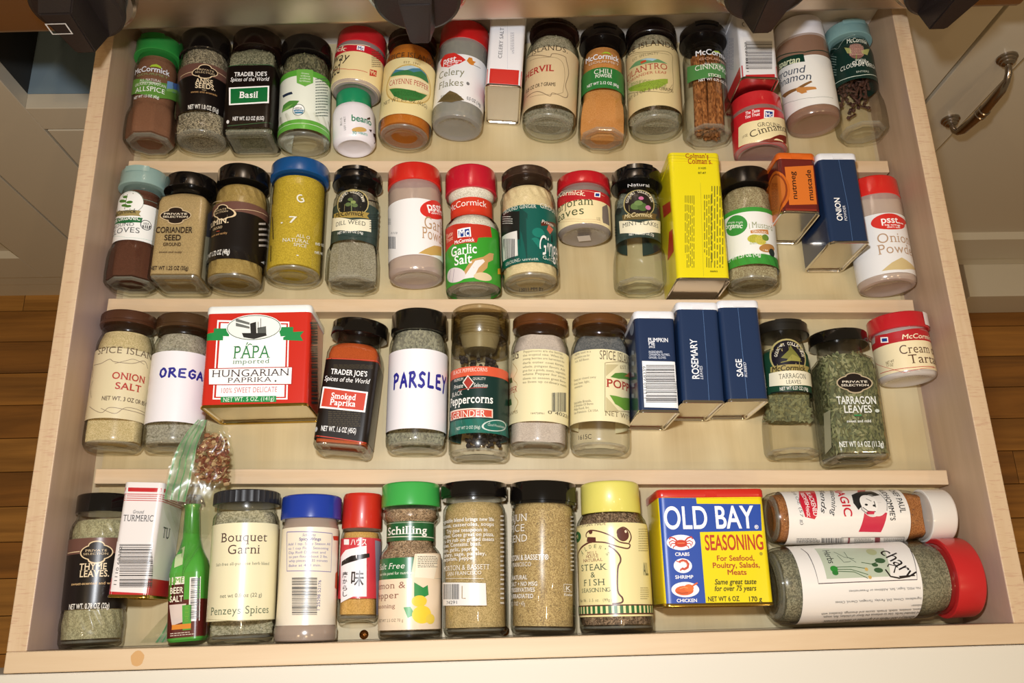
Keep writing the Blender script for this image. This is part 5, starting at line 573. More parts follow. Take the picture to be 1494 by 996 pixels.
# name: body material, cap (kind, colour, gloss), contents (colour, colour, grain mm, from, to, level at base, level at cap)
LOOK = {
 'allspice': (CLR, ('gourmet', '#2f8a3c', .3), ('#6f4c38', '#7a5640', .35, .03, .8, .95, .95)),
 'anise': (CLR, ('smooth', '#14100e', .15), ('#a0967e', '#4c463a', .6, .04, .82, .35, .97)),
 'basil': (CLR, ('smooth', '#1c0f0a', .15), ('#86846c', '#4c4c3c', .6, .04, .82, .5, .97)),
 'greenherb': (CLR, ('smooth', '#120e0c', .2), ('#6c6850', '#3c3c2c', 1.2, .45, .82, -.2, .9)),
 'caraway': (frosted('#b8aca8', .6), ('smooth', '#c01f26', .25), ('#7a6a58', '#4a3c30', 1.2, .05, .68, .3, .9)),
 'beano': (plain('#eeeaf0', .35, coat=.3), ('knurl', '#1c8a5c', .35), None),
 'cayenne': (CLR, ('metal', '#2a1a10', .3), ('#b06a22', '#a55f1c', .3, .03, .84, .96, .96)),
 'celeryflakes': (frosted('#b4b2ac', .5), ('smooth', '#c8201e', .3), ('#8a8a66', '#5c6044', 1.5, .05, .78, .75, .9)),
 'chervil': (GRN, ('metal', '#26120c', .25), ('#8e8672', '#6a6452', .7, .10, .84, -.35, .75)),
 'chili': (CLR, ('gourmet', '#120d0b', .25), ('#b8834c', '#a87038', .35, .02, .8, -.3, .95)),
 'cilantro': (GRN, ('metal', '#150c0a', .25), ('#908872', '#6a6250', .7, .10, .84, -.35, .78)),
 'cinnsticks': (CLR, ('gourmet', '#100c0b', .25), None),
 'groundcinn': (frosted('#c8a8a0', .45), ('smooth', '#c8242c', .25), ('#8a5c40', '#7a4c34', .35, .05, .68, .6, .9)),
 'spartan': (frosted('#b89a88', .4), ('smooth', '#e8e6ec', .3), ('#96683f', '#8a5c38', .35, .05, .78, .85, .95)),
 'wholecloves': (CLR, ('gourmet', '#80a6a6', .35), None),
 'groundcloves': (CLR, ('gourmet', '#8eaaa4', .35), ('#573526', '#4a2c20', .35, .03, .8, .95, .96)),
 'coriander': (CLR, ('smooth', '#0e0c0c', .12), ('#ab9468', '#94805a', .4, .03, .81, .97, .97)),
 'cumin': (CLR, ('smooth', '#0e0c0c', .12), ('#9c8650', '#86703e', .45, .03, .82, .8, .97)),
 'yellow': (CLR, ('smooth', '#14508c', .3), ('#b8a034', '#a08a28', .6, .03, .84, .9, .96)),
 'dill': (CLR, ('gourmet', '#0f0e0f', .15), ('#928c78', '#706a58', .5, .07, .8, -.1, .7)),
 'garlicpowder': (frosted('#c8b4ac', .55), ('smooth', '#d02a20', .2), ('#d0bc98', '#c4ae8a', .5, .05, .78, .7, .7)),
 'garlicsalt': (CLR, ('smooth', '#c41c30', .2), ('#dcd8cc', '#b8b2a2', .5, .03, .82, .9, .95)),
 'ginger': (CLR, ('metal', '#3a2a20', .25), ('#d4c49a', '#c4b288', .4, .03, .82, .95, .97)),
 'marjoram': (frosted('#a89c94', .6), ('smooth', '#c01c26', .2), ('#8a8468', '#6a644c', 1.0, .05, .68, .2, .5)),
 'mint': (GRN, ('gourmet', '#0f0e0f', .12), ('#7c8074', '#5c6056', .8, .60, .8, -.6, .3)),
 'mustard': (CLR, ('smooth', '#16120f', .25), ('#a09878', '#7a6c50', .6, .04, .82, .3, .9)),
 'onionpsst': (frosted('#d4c2b8', .55), ('smooth', '#d82a24', .25), ('#dccab0', '#ccb89c', .5, .05, .78, .75, .75)),
 'onionsalt': (CLR, ('metal', '#4a2c1c', .25), ('#c4b48c', '#a8986c', .5, .03, .84, .3, .95)),
 'oregano': (CLR, ('metal', '#46301c', .25), ('#9c9888', '#7c786a', .9, .04, .84, .1, .8)),
 'smoked': (CLR, ('smooth', '#0e0b0a', .12), ('#a84c20', '#98421a', .35, .03, .81, .97, .97)),
 'parsley': (CLR, ('smooth', '#12100e', .2), ('#8a8874', '#68665a', 1.0, .05, .84, -.1, .75)),
 'grinder': (CLR, None, None),
 'pepper': (CLR, ('metal', '#5c3418', .25), ('#b8aca0', '#a0948a', .4, .03, .84, .6, .7)),
 'poppy': (CLR, ('metal', '#5e3a1a', .25), ('#6e6e6c', '#505254', .6, .5, .84, -.6, .55)),
 'tarragon': (CLR, ('gourmet', '#18150f', .35), ('#74724e', '#50503a', 1.2, .28, .8, -.2, .85)),
 'tarrbig': (CLR, ('smooth', '#0e0c0b', .15), ('#6e6e4c', '#484a36', 1.2, .03, .81, .97, .97)),
 'tartar': (FRW, ('smooth', '#c4202a', .25), ('#efe8e2', '#e4dcd4', .4, .05, .68, .4, .6)),
 'thyme': (CLR, ('smooth', '#0d0c0d', .1), ('#a09c7c', '#807c60', .8, .04, .82, .8, .9)),
 'bouquet': (CLR, ('knurl', '#22242a', .35), ('#a8a288', '#7c7860', .9, .04, .86, -.2, .6)),
 'wings': (frosted('#bca898', .7), ('smooth', '#1f3c9e', .25), ('#b09880', '#a08870', .5, .05, .78, .5, .5)),
 'house': (CLR, ('knurl', '#c42a1a', .35), ('#c09a58', '#a88244', .5, .03, .69, .6, .9)),
 'schilling': (CLR, ('smooth', '#3fa64c', .25), ('#a48c70', '#6c5844', .7, .03, .82, .95, .97)),
 'mb1': (CLR, ('wide', '#0f0d0c', .15), ('#b09a6c', '#8c7a50', .6, .03, .86, .7, .95)),
 'cajun': (CLR, ('wide', '#0f0d0c', .12), ('#b29c6c', '#86704a', .6, .03, .86, .95, .97)),
 'steak': (CLR, ('smooth', '#dcd46a', .35), ('#86705a', '#443628', .9, .03, .78, .95, .97)),
 'beersalt': (plain('#4aa038', .3, coat=.5), ('crown', '#c8c8cc', .25), None),
 'magic': (CLR, ('smooth', '#e8e4de', .3), ('#a06c40', '#80502c', .6, .03, .84, .8, .5)),
 'zach': (CLR, ('smooth', '#c8282a', .3), ('#86826c', '#5c5a4a', .9, .03, .84, .8, .9)),
}
DESC = {
 'allspice': ('spice_jar', 'green capped glass jar of brown ground allspice, leftmost in the back row'),
 'anise': ('spice_jar', 'ribbed glass jar of anise seeds with black cap and black label'),
 'basil': ('spice_jar', 'square glass jar with black label and green box reading Basil'),
 'greenherb': ('spice_jar', 'ribbed jar with black cap and white label with green edges, back row'),
 'caraway': ('spice_jar', 'short red capped jar with cream label lying behind the white tablet bottle'),
 'beano': ('pill_bottle', 'small white plastic tablet bottle with green cap below a short red capped jar'),
 'cayenne': ('spice_jar', 'glass jar of orange cayenne pepper under the second stove knob'),
 'celeryflakes': ('spice_jar', 'frosted plastic jar of celery flakes with red cap and white label'),
 'chervil': ('spice_jar', 'glass jar of chervil with tan label and dark lid, right of the white tin'),
 'chili': ('spice_jar', 'glass jar of orange chili powder with black cap and green band'),
 'cilantro': ('spice_jar', 'glass jar of cilantro with tan landscape label and dark lid'),
 'cinnsticks': ('spice_jar', 'glass jar holding whole cinnamon sticks under a black cap'),
 'groundcinn': ('spice_jar', 'short jar of ground cinnamon with red cap and red and cream label'),
 'spartan': ('spice_jar', 'plastic jar of ground cinnamon with white cap and white label'),
 'wholecloves': ('spice_jar', 'glass jar of whole cloves with pale blue cap, rightmost in the back row'),
 'groundcloves': ('spice_jar', 'pale blue capped jar of dark ground cloves, leftmost in the second row'),
 'coriander': ('spice_jar', 'square glass jar of tan ground coriander seed with black cap'),
 'cumin': ('spice_jar', 'ribbed glass jar of ground cumin with black cap and black label'),
 'yellow': ('spice_jar', 'blue capped glass jar full of mustard yellow powder with worn white print'),
 'dill': ('spice_jar', 'glass jar of dill weed with black cap and grey green label'),
 'garlicpowder': ('spice_jar', 'red capped plastic jar of garlic powder with white label'),
 'garlicsalt': ('spice_jar', 'waisted red capped jar of garlic salt with green label and scoop picture'),
 'ginger': ('spice_jar', 'ribbed glass jar of ground ginger with brown metal lid and teal label'),
 'marjoram': ('spice_jar', 'short red capped jar of marjoram leaves with torn cream label'),
 'mint': ('spice_jar', 'nearly empty glass jar of mint flakes with black cap'),
 'mustard': ('spice_jar', 'ribbed jar of ground mustard with white and green label beside the yellow tin'),
 'onionpsst': ('spice_jar', 'red capped plastic jar of onion powder at the right end of second row'),
 'onionsalt': ('spice_jar', 'glass jar of onion salt with brown lid and cream label, red lettering'),
 'oregano': ('spice_jar', 'brown lidded glass jar with blank white label handwritten in blue, oregano'),
 'smoked': ('spice_jar', 'tilted square glass jar of red smoked paprika with black cap'),
 'parsley': ('spice_jar', 'black capped glass jar with white label handwritten PARSLEY in blue'),
 'grinder': ('spice_grinder', 'peppercorn grinder jar with tall clear cap and green and orange label'),
 'pepper': ('spice_jar', 'brown lidded jar turned to show recipe text and barcode on cream label'),
 'poppy': ('spice_jar', 'brown lidded jar of poppy seed with cream label, mostly empty'),
 'tarragon': ('spice_jar', 'half full black capped jar of tarragon leaves beside the navy tins'),
 'tarrbig': ('spice_jar', 'square glass jar full of green tarragon leaves with white print'),
 'tartar': ('spice_jar', 'short frosted jar of cream of tartar with red cap, right wall'),
 'thyme': ('spice_jar', 'ribbed glass jar of thyme leaves, leftmost in the front row'),
 'bouquet': ('spice_jar', 'glass jar of bouquet garni with ribbed black cap and cream label'),
 'wings': ('spice_jar', 'blue capped plastic jar with cream recipe label and purple barcode'),
 'house': ('spice_jar', 'small narrow glass jar with ribbed red cap and Japanese lettering'),
 'schilling': ('spice_jar', 'waisted jar of lemon pepper seasoning with bright green cap'),
 'mb1': ('spice_jar', 'black capped jar of herb blend with white printed paragraph and barcode'),
 'cajun': ('spice_jar', 'black capped jar of Cajun spice blend with white printed words'),
 'steak': ('spice_jar', 'wide jar of steak and fish seasoning with pale yellow cap'),
 'beersalt': ('salt_shaker', 'small green and brown bottle shaped shaker of lime beer salt'),
 'magic': ('spice_jar', 'white capped jar on its side with portrait label above the red capped one'),
 'zach': ('spice_jar', 'large red capped jar of herbs on its side by the drawer front'),
 'celerysalt': ('spice_tin', 'white and red tin of celery salt in the back row'),
 'gingertin': ('spice_tin', 'white and red tin with barcode behind the short ground cinnamon jar'),
 'colmans': ('mustard_tin', 'tall yellow mustard tin with fine vertical print on its side'),
 'nutmeg': ('spice_tin', 'dark red tin with orange nutmeg label and orange lid'),
 'oniontin': ('spice_tin', 'navy blue tin of onion powder with white lid, second row'),
 'papa': ('spice_tin', 'large red and white tin of Hungarian paprika'),
 'pumpkin': ('spice_tin', 'navy blue tin of pumpkin pie spice with white barcode panel'),
 'rosemary': ('spice_tin', 'navy blue tin of rosemary leaves between two other navy tins'),
 'sage': ('spice_tin', 'navy blue tin of rubbed sage, rightmost of the three navy tins'),
 'turmeric': ('spice_tin', 'white and red tin of turmeric in the front row'),
 'oldbay': ('spice_tin', 'yellow and blue seafood seasoning tin with red lid'),
}
GROUPS = [('jars and tins in the back row', 'allspice anise basil greenherb caraway beano cayenne celeryflakes celerysalt chervil chili cilantro cinnsticks gingertin groundcinn spartan wholecloves'),
 ('jars and tins in the second row', 'groundcloves coriander cumin yellow dill garlicpowder garlicsalt ginger marjoram mint colmans mustard nutmeg oniontin onionpsst'),
 ('jars and tins in the third row', 'onionsalt oregano papa smoked parsley grinder pepper poppy pumpkin rosemary sage tarragon tarrbig tartar'),
 ('jars and tins in the front row', 'thyme turmeric beersalt bouquet wings house schilling mb1 cajun steak oldbay magic zach')]
GRP = {n: g for g, s in GROUPS for n in s.split()}
def clump(name, parent, mat, n, gen, kind='stuff'):
    V, F = [], []
    for _ in range(n):
        v, f = gen(); m = len(V); V += v; F += [tuple(i+m for i in g) for g in f]
    o = from_lists(name, V, F, mat, parent, smooth=True)
    if kind: o['kind'] = kind
    return o
def ico(c, r, sc=(1, 1, 1), rot=None):
    t = 1.618; P = [(-1, t, 0), (1, t, 0), (-1, -t, 0), (1, -t, 0), (0, -1, t), (0, 1, t), (0, -1, -t), (0, 1, -t), (t, 0, -1), (t, 0, 1), (-t, 0, -1), (-t, 0, 1)]
    Fc = [(0, 11, 5), (0, 5, 1), (0, 1, 7), (0, 7, 10), (0, 10, 11), (1, 5, 9), (5, 11, 4), (11, 10, 2), (10, 7, 6), (7, 1, 8), (3, 9, 4), (3, 4, 2), (3, 2, 6), (3, 6, 8), (3, 8, 9), (4, 9, 5), (2, 4, 11), (6, 2, 10), (8, 6, 7), (9, 8, 1)]
    out = []
    for p in P:
        v = Vector((p[0]*r/1.9*sc[0], p[1]*r/1.9*sc[1], p[2]*r/1.9*sc[2]))
        if rot: v = rot @ v
        out.append((v.x+c[0], v.y+c[1], v.z+c[2]))
    return out, Fc
def tube(p0, p1, r0, r1, n=8):
    a, b = Vector(p0), Vector(p1); d = (b-a).normalized(); u = d.orthogonal().normalized(); v = d.cross(u)
    V = [tuple(c+(u*math.cos(2*math.pi*j/n)+v*math.sin(2*math.pi*j/n))*r) for c, r in ((a, r0), (b, r1)) for j in range(n)]
    return V, [(j, (j+1) % n, n+(j+1) % n, n+j) for j in range(n)]+[tuple(reversed(range(n))), tuple(range(n, 2*n))]
FLAKES = {'tarrbig': (900, 6.5, 2.2, ('#7d8158', '#5c6242', '#94946c')), 'tarragon': (420, 6.5, 2.0, ('#85855c', '#666848')), 'basil': (500, 2.2, 1.2, ('#8a866c', '#54543f')), 'anise': (700, 3.0, 1.1, ('#a89c80', '#7c7258', '#544c3c')),
 'chervil': (300, 2.4, 1.2, ('#8c8872', '#70694f')), 'cilantro': (300, 2.6, 1.3, ('#8c8a70', '#6c664e')), 'parsley': (420, 2.6, 1.5, ('#908c74', '#6c6a56')), 'oregano': (360, 2.4, 1.2, ('#9c9880', '#7a765f')), 'greenherb': (300, 3.0, 1.6, ('#6e6c4a', '#50503a')),
 'steak': (700, 2.6, 1.4, ('#9c8668', '#54412e', '#74604a')), 'schilling': (600, 1.8, 1.1, ('#9c7858', '#c0a88c', '#5c4a38')), 'cajun': (500, 1.9, .8, ('#a8905e', '#84704a')), 'zach': (800, 2.6, 1.3, ('#8c8a72', '#646250')), 'bouquet': (320, 3.0, 1.2, ('#a8a288', '#84805f')), 'magic': (300, 1.8, 1.0, ('#a87048', '#7c4c2c')), 'celeryflakes': (160, 5.0, 3.5, ('#8c8a6a', '#767656'))}
def jar(n):
    kind, x, y, yaw, L, Rc, R = JARS[n]; body, cp, fill = LOOK[n]; nm, lab = DESC[n]
    cmds = LAB.get(n, []); c = next((q[1] for q in cmds if q[0] == 'C'), L*.86); cmds = [q for q in cmds if q[0] != 'C']
    zc = max(R*(1.035 if kind == 'ribbed' else 1.0), Rc*(1.025 if cp else 1.0))
    root = thing(nm, lab, {'spice_jar': 'spice jar', 'pill_bottle': 'pill bottle', 'spice_grinder': 'spice grinder', 'salt_shaker': 'salt shaker'}[nm], (x, y, 0), yaw, GRP[n])
    tb = min(.95, (c+2)/L)
    if n == 'beersalt': tb = .945
    # body with a pushed-up base
    rings = body_rings(kind, L, R, zc, 0, tb)
    k0, q0 = prof(kind, 0); m = len(rings[0])
    base = []
    for f, yy in ((.02, 2.7), (.6, 2.2), (.86, 1.0), (.93, .1)):
        base.append([(rings[0][j][0]*f, yy, zc+(rings[0][j][2]-zc)*f) for j in range(m)])
    opaque = body not in (CLR, GRN) and n in ('beano', 'beersalt')
    glassy = body in (CLR, GRN)
    g = loft('glass_body' if glassy else 'bottle_body', base+rings, body, root, ang=28 if kind == 'gourmet' else 35, closeends=(True, False))
    if glassy:   # pale hazy ring inside the base, painting the highlight of the thick glass foot
        rr_ = [[(rings[0][j][0]*f, yy, zc+(rings[0][j][2]-zc)*f) for j in range(m)] for f, yy in ((.9, 3.0), (1.06, 3.6), (1.08, 5.0), (.98, 5.6), (.6, 5.0))]
        loft('glass_foot_highlight', rr_, frosted('#dfe6da', .15, .06), root, closeends=(False, False))
    if fill:
        c1, c2, mm, t0, t1, l0, l1 = fill
        lv = lambda t: l0+(l1-l0)*((t-t0)/(t1-t0))
        t0_ = max(t0, 6.2/L) if glassy else t0
        tm = min(t1, tb)
        loft('contents', body_rings(kind, L, R, zc, t0_, tm, inset=2.0 if glassy else 1.2, n=48, level=lv), spice(c1, c2, mm), root, ang=60)
    if n == 'cinnsticks':
        rnd = random.Random(3)
        for i, (sx, sz) in enumerate(((-9, -6), (0, -9), (9, -5), (-4.5, 3), (5.5, 4), (-11, 4), (12, 3))):
            V, F = [], []; r = 4.6; mth = 26
            for yy in (8, 30, 60, 90):
                for j in range(mth):
                    a = -.3+j/(mth-1)*(2*math.pi*1.15); rr2 = r*(1-.32*j/mth)+rnd.uniform(-.12, .12)
                    V.append((sx*.82+rr2*math.sin(a)+math.sin(yy*.04+i)*.7, yy+rnd.uniform(-1, 1)-(i % 3)*2, zc+sz*.82+rr2*math.cos(a)))
            for q_ in range(3): F += [(q_*mth+j, q_*mth+j+1, (q_+1)*mth+j+1, (q_+1)*mth+j) for j in range(mth-1)]
            from_lists('cinnamon_stick', V, F, wood_stick, root, ang=50)
    if n in ('wholecloves', 'grinder'):
        rnd = random.Random(5)
        def clove():
            yy = rnd.uniform(48, 96) if rnd.random() < .8 else rnd.uniform(30, 60); a = rnd.uniform(0, 6.28); rr2 = 15*rnd.random()**.5; p = (rr2*math.cos(a), yy, zc-3+rr2*math.sin(a)*.75)
            d = Vector((rnd.uniform(-1, 1), rnd.uniform(-1, 1), rnd.uniform(-1, 1))).normalized()*7
            v, f = tube(p, (p[0]+d.x, p[1]+d.y, p[2]+d.z), .7, 1.2, 6); v2, f2 = ico((p[0]+d.x*1.12, p[1]+d.y*1.12, p[2]+d.z*1.12), 2.0)
            return v+v2, f+[tuple(i+len(v) for i in g_) for g_ in f2]
        def corn():
            t = rnd.uniform(.07, .86); a = rnd.uniform(-1.3, 1.3)+math.pi; rr2 = rnd.uniform(8, 20.5)
            return ico((rr2*math.sin(a), t*L*.78+5, zc+rr2*math.cos(a)), rnd.uniform(1.7, 2.3))
        clump('cloves' if n == 'wholecloves' else 'peppercorns', root, plain('#4a2c20' if n == 'wholecloves' else '#2a211c', .7, bump=.4, bs=700), 130 if n == 'wholecloves' else 260, clove if n == 'wholecloves' else corn)
    if n in FLAKES:
        num, ln, wd, cols = FLAKES[n]; c1, c2, mm, t0, t1, l0, l1 = fill; rnd = random.Random(len(n)*13+num)
        for ci, col in enumerate(cols):
            def leaf():
                t = rnd.uniform(max(t0, 6.5/L), min(t1, tb)); th = rnd.uniform(-1.75, 1.75); k, qq = prof(kind, t); x, z = secpt(kind, R, k, qq, th); f = (math.hypot(x, z)-1.9)/math.hypot(x, z)
                x *= f; z *= f; lv = (l0+(l1-l0)*((t-t0)/(t1-t0)))*R
                if z > lv: z = lv+.35; nx, nz = 0, 1
                else: nx, nz = math.sin(th), math.cos(th)
                a = rnd.uniform(0, 6.28); u = Vector((nz*math.cos(a), math.sin(a), -nx*math.cos(a))); w_ = Vector((nx, 0, nz)); v = w_.cross(u); w_ = w_*rnd.uniform(-.25, .3)
                c0 = Vector((x, t*L, zc+z)); l_, b_ = ln*rnd.uniform(.6, 1.25)/2, wd*rnd.uniform(.6, 1.2)/2
                P = [c0-u*l_+w_, c0-u*l_*.3+v*b_, c0+u*l_*.4+v*b_*.8, c0+u*l_-w_, c0+u*l_*.4-v*b_*.8+w_, c0-u*l_*.3-v*b_]
                return [tuple(q_) for q_ in P], [(0, 5, 1), (1, 5, 4, 2), (2, 4, 3)]
            clump('dried_bits', root, plain(col, .75), num//len(cols), leaf)
    # cap
    if cp: 
        cm = plain(cp[1], cp[2], coat=.25, bump=.05, bs=90)
        if cp[0] == 'crown': cap('crown', L, .93*L, Rc, zc, plain('#c8c8cc', .25, metal=1.0), root)
        else:
            cap(cp[0], L, c, Rc, zc, cm, root)
            if cp[0] == 'gourmet':   # hinged flap seam of the sifter lid
                V, F = [], []
                for i in range(19):
                    a = -.55+i/18*1.1
                    for yy, rr2 in ((L-.3, Rc*.99), (L-(L-c)*.34, Rc*.995), ): V.append((rr2*math.sin(a), yy, zc+rr2*math.cos(a)+.35))
                    if i: k = 2*i; F.append((k-2, k, k+1, k-1))
                from_lists('flip_lid', V, [tuple(reversed(f)) for f in F], cm, root)
    if n == 'grinder':
        rr_ = []; c0 = 97.0
        def rg(yy, r, kn=0): return [((r*(1+kn*(1 if j % 2 else -1)))*math.sin(2*math.pi*j/96), yy, zc+(r*(1+kn*(1 if j % 2 else -1)))*math.cos(2*math.pi*j/96)) for j in range(96)]
        cf = glass('#b4aa90', '#e8e2d0')
        loft('cap', [rg(c0-9, Rc*.93), rg(c0-8, Rc*.97), rg(c0+1, Rc*.98), rg(c0+2, Rc*.95), rg(c0+4, Rc, .008), rg(L-4, Rc, .008), rg(L-1, Rc*.98), rg(L, Rc*.94), rg(L, Rc*.8), rg(L-2, Rc*.78)], cf, root)
        for i in range(8): loft('cap_ring', [rg(c0+4+i*2.4, Rc*.90), rg(c0+4.5+i*2.4, Rc*.955), rg(c0+5.2+i*2.4, Rc*.955), rg(c0+5.7+i*2.4, Rc*.90)], cf, root, closeends=(False, False))
        loft('grinding_head', [rg(c0-6, Rc*.55), rg(c0+8, Rc*.72), rg(c0+20, Rc*.70), rg(L-6, Rc*.45)], plain('#a89f86', .4), root)
    # label and its print
    if n == 'beersalt':
        cmds = [['B', 3, 50, '5a1c18'], ['B', 30, 50, '4a9a34'], ['P', 'ece8da', [-12, 47, 0, 47, 0, 28, -12, 28]], ['P', '4a1614', [-12, 41.5, 0, 41.5, 0, 27.5, -12, 27.5]], ['P', 'f0ece8', [4, 46, 12, 46, 12, 14, 4, 14]], ['BC', 'h', [5, 45, 11.5, 45, 11.5, 15, 5, 15]],
                ['P', 'd8c8c0', [-11, 27, 2, 27, 0, 14, -8, 12]], ['P', '4aa038', [-1, 26, 6, 26, 6, 8, 0, 8]], ['P', 'e08a28', [-8, 12.5, 6, 12.5, 6, 9, -8, 9]], ['T', 'LIME', -5.5, 44.5, 0, 10, 3.6, '6aa83a', 'b'], ['T', 'BEER', -5.5, 37.2, 0, 10, 4.4, 'f0ead8', 'b'], ['T', 'SALT', -5.5, 31, 0, 10, 4.2, 'f0ead8', 'b'], ['T', 'BEER', 2.6, 20, 90, 12, 2.6, '6aa83a', 'b'], ['P', 'b8c89a', [-8, 68, -2, 70, -2, 56, -8, 54]], ['G', 'd8c8b8', 2, [-9, 7, 9, 7, 9, 4, -9, 4]]]  # the pale patch on the neck is a painted glare, the rest is print
    if cmds:
        def surf(s, yy, off):
            k, qq = prof(kind, min(.95, max(0, yy/L)))
            a = R*k
            if kind in ('square', 'beer') and qq > .5:
                cc = a*(.24 if kind == 'square' else .45); X, Z, nx, nz = rrect(s, a, a, cc); return X+nx*off, yy, zc+Z+nz*off
            th = s/a; return (a+off)*math.sin(th), yy, zc+(a+off)*math.cos(th)
        full = any(q[0] == 'B' for q in cmds)
        smax = R*2.45 if kind not in ('square', 'beer') else R*3.0
        bands = [q for q in cmds if q[0] == 'B']; 
        holder = root
        if full:
            y0, y1 = bands[0][1:3]
            pb = Print(surf, 1.6); pb.n = -8; pb.run([['B', y0, y1, bands[0][3]]], L, smax*1.001); holder = pb.build('label', root)
        p = Print(surf, 1.6 if kind not in ('square', 'beer') else 3.0, 2.5 if kind in ('gourmet', 'waist', 'beer', 'short') else 0); p.run(cmds, L, smax); p.build('print', holder)
    if n == 'tartar':
        V, F = [], []
        for i in range(7):
            a = .55+i*.09
            for yy in (c+1.5, L-.8): V.append(((Rc*1.012+.12)*math.sin(a), yy, zc+(Rc*1.012+.12)*math.cos(a)))
            if i: k = 2*i; F.append((k-2, k-1, k+1, k))
        st_ = from_lists('price_sticker', V, F, plain('#ece8ea', .5), root)
        st_['label'] = 'small white price sticker on the red cap'
    if n == 'marjoram':
        a = .25; q_ = [(-5.5, -5.5), (5.5, -5.5), (5.5, 5.5), (-5.5, 5.5)]
        V = [(u*math.cos(a)-v*math.sin(a), -.12, zc-2+u*math.sin(a)+v*math.cos(a)) for u, v in q_]
        from_lists('price_sticker', V, [(0, 1, 2, 3)], plain('#dcd4d0', .5), root, smooth=False)
    return root
TINLOOK = {'celerysalt': ('#ecebee', '#ecebee', 'paint'), 'gingertin': ('#e4e4e8', '#e4e4e8', 'paint'), 'colmans': ('#e8d81a', '#e8d81a', 'paint'), 'nutmeg': ('#5c1a16', '#d8641c', 'plastic'),
 'oniontin': ('#1c3152', '#e8eaf0', 'plastic'), 'papa': ('#c82a1c', '#eef2f0', 'plastic'), 'pumpkin': ('#1b2e50', '#e8eaf0', 'plastic'), 'rosemary': ('#1c3154', '#e8eaf0', 'plastic'),
 'sage': ('#1c3154', '#e8eaf0', 'plastic'), 'turmeric': ('#ece8e8', '#ece8e8', 'paint'), 'oldbay': ('#ecd816', '#c8281c', 'plastic')}
def tin(n):
    x, y, yaw, L, w_, h = TINS[n]; bc, lc, lk = TINLOOK[n]; nm, lab = DESC[n]
    root = thing(nm, lab, 'spice tin' if nm == 'spice_tin' else 'mustard tin', (x, y, 1.1), yaw, GRP[n])
    a, b = w_/2, h/2; per = 2*(2*(a-CR)+2*(b-CR)+math.pi*CR); m = 56
    # points spread so corners keep their curve
    S = []
    for s0, s1, k in ((0, a-CR, 3), (a-CR, a-CR+math.pi*CR/2, 6), (a-CR+math.pi*CR/2, a-CR+math.pi*CR/2+2*(b-CR), 3), (a-CR+math.pi*CR/2+2*(b-CR), a-CR+math.pi*CR+2*(b-CR), 6), (a-CR+math.pi*CR+2*(b-CR), per/2, 3)):
        S += [s0+(s1-s0)*i/k for i in range(k)]
    S = S+[per/2]; S = S+[-s for s in reversed(S[1:-1])]
    def ring(yy, off): 
        out = []
        for s in S:
            X, Z, nx, nz = rrect(s, a, b, CR); out.append((X+nx*off, yy, b+Z+nz*off))
        return out
    lid = 6.5 if lk == 'plastic' else 9.0
    steel = plain('#d8cfb8' if n in ('papa', 'turmeric', 'oldbay') else '#cfcac2', .16, metal=1.0, bump=.25, bs=35)
    loft('painted_body', [ring(1.6, -.3), ring(2.0, 0), ring(L-lid, 0), ring(L-lid+.6, -.4), ring(L-3, -.5)], plain(bc, .28, coat=.35), root, closeends=(False, True))
    gold = plain('#c8a850', .2, metal=1.0) if n in ('papa', 'oldbay', 'turmeric') else plain('#d8d4cc', .15, metal=1.0)
    loft('base_rim', [ring(2.4, .15), ring(1.2, .7), ring(.2, .6), ring(0, .1), ring(.4, -.8), ring(1.4, -1.2)], gold, root, closeends=(False, False))
    mb_ = loft('metal_base', [ring(1.0, -1.0), ring(2.0, -1.6), ring(2.2, -2.5)], steel, root, closeends=(False, True)); mb_.data.polygons.foreach_set('use_smooth', [False]*len(mb_.data.polygons))
    cl = plain(lc, .3, coat=.25)
    loft('lid', [ring(L-lid+.2, -.2), ring(L-lid, .5), ring(L-lid+1, .9 if lk == 'plastic' else .45), ring(L-1.4, .8 if lk == 'plastic' else .35), ring(L-.3, .1), ring(L, -1.2), ring(L, -3), ring(L-.8, -3.6)], cl, root, closeends=(False, True))
    if lk == 'plastic':
        loft('lid_tab', [[(px*4.5+0, L-lid+.3+py, h+.9+pz) for px, py, pz in ((-1, 0, 0), (1, 0, 0), (1, 0, .35), (-1, 0, .35))], [(px*4.5, L-2, h+.7+pz) for px, py, pz in ((-1, 0, 0), (1, 0, 0), (1, 0, .35), (-1, 0, .35))]], cl, root, ang=20)
    cmds = LAB.get(n, [])
    if n == 'nutmeg': cmds = [['B', 2.5, L-7, '6a201a'], ['B', 2.5, 4.2, '8a3020']]+cmds
    if n == 'oldbay': cmds = cmds
    if cmds:
        def surf(s, yy, off):
            X, Z, nx, nz = rrect(s, a, b, CR); off += .35 if yy > L-lid and lk == 'paint' else 0; return X+nx*off, min(yy, L-.9), b+Z+nz*off
        cm2 = []
        for q in cmds:
            if q[0] == 'B': q = ['B', max(2.1, q[1]), q[2], q[3]]
            cm2.append(q)
        p = Print(surf, 2.2); p.run(cm2, L, per*.49); p.build('print', root)
    return root
wood_stick = spice('#a06a3c', '#6e4222', 1.6)
for n in JARS: jar(n)
for n in TINS: tin(n)
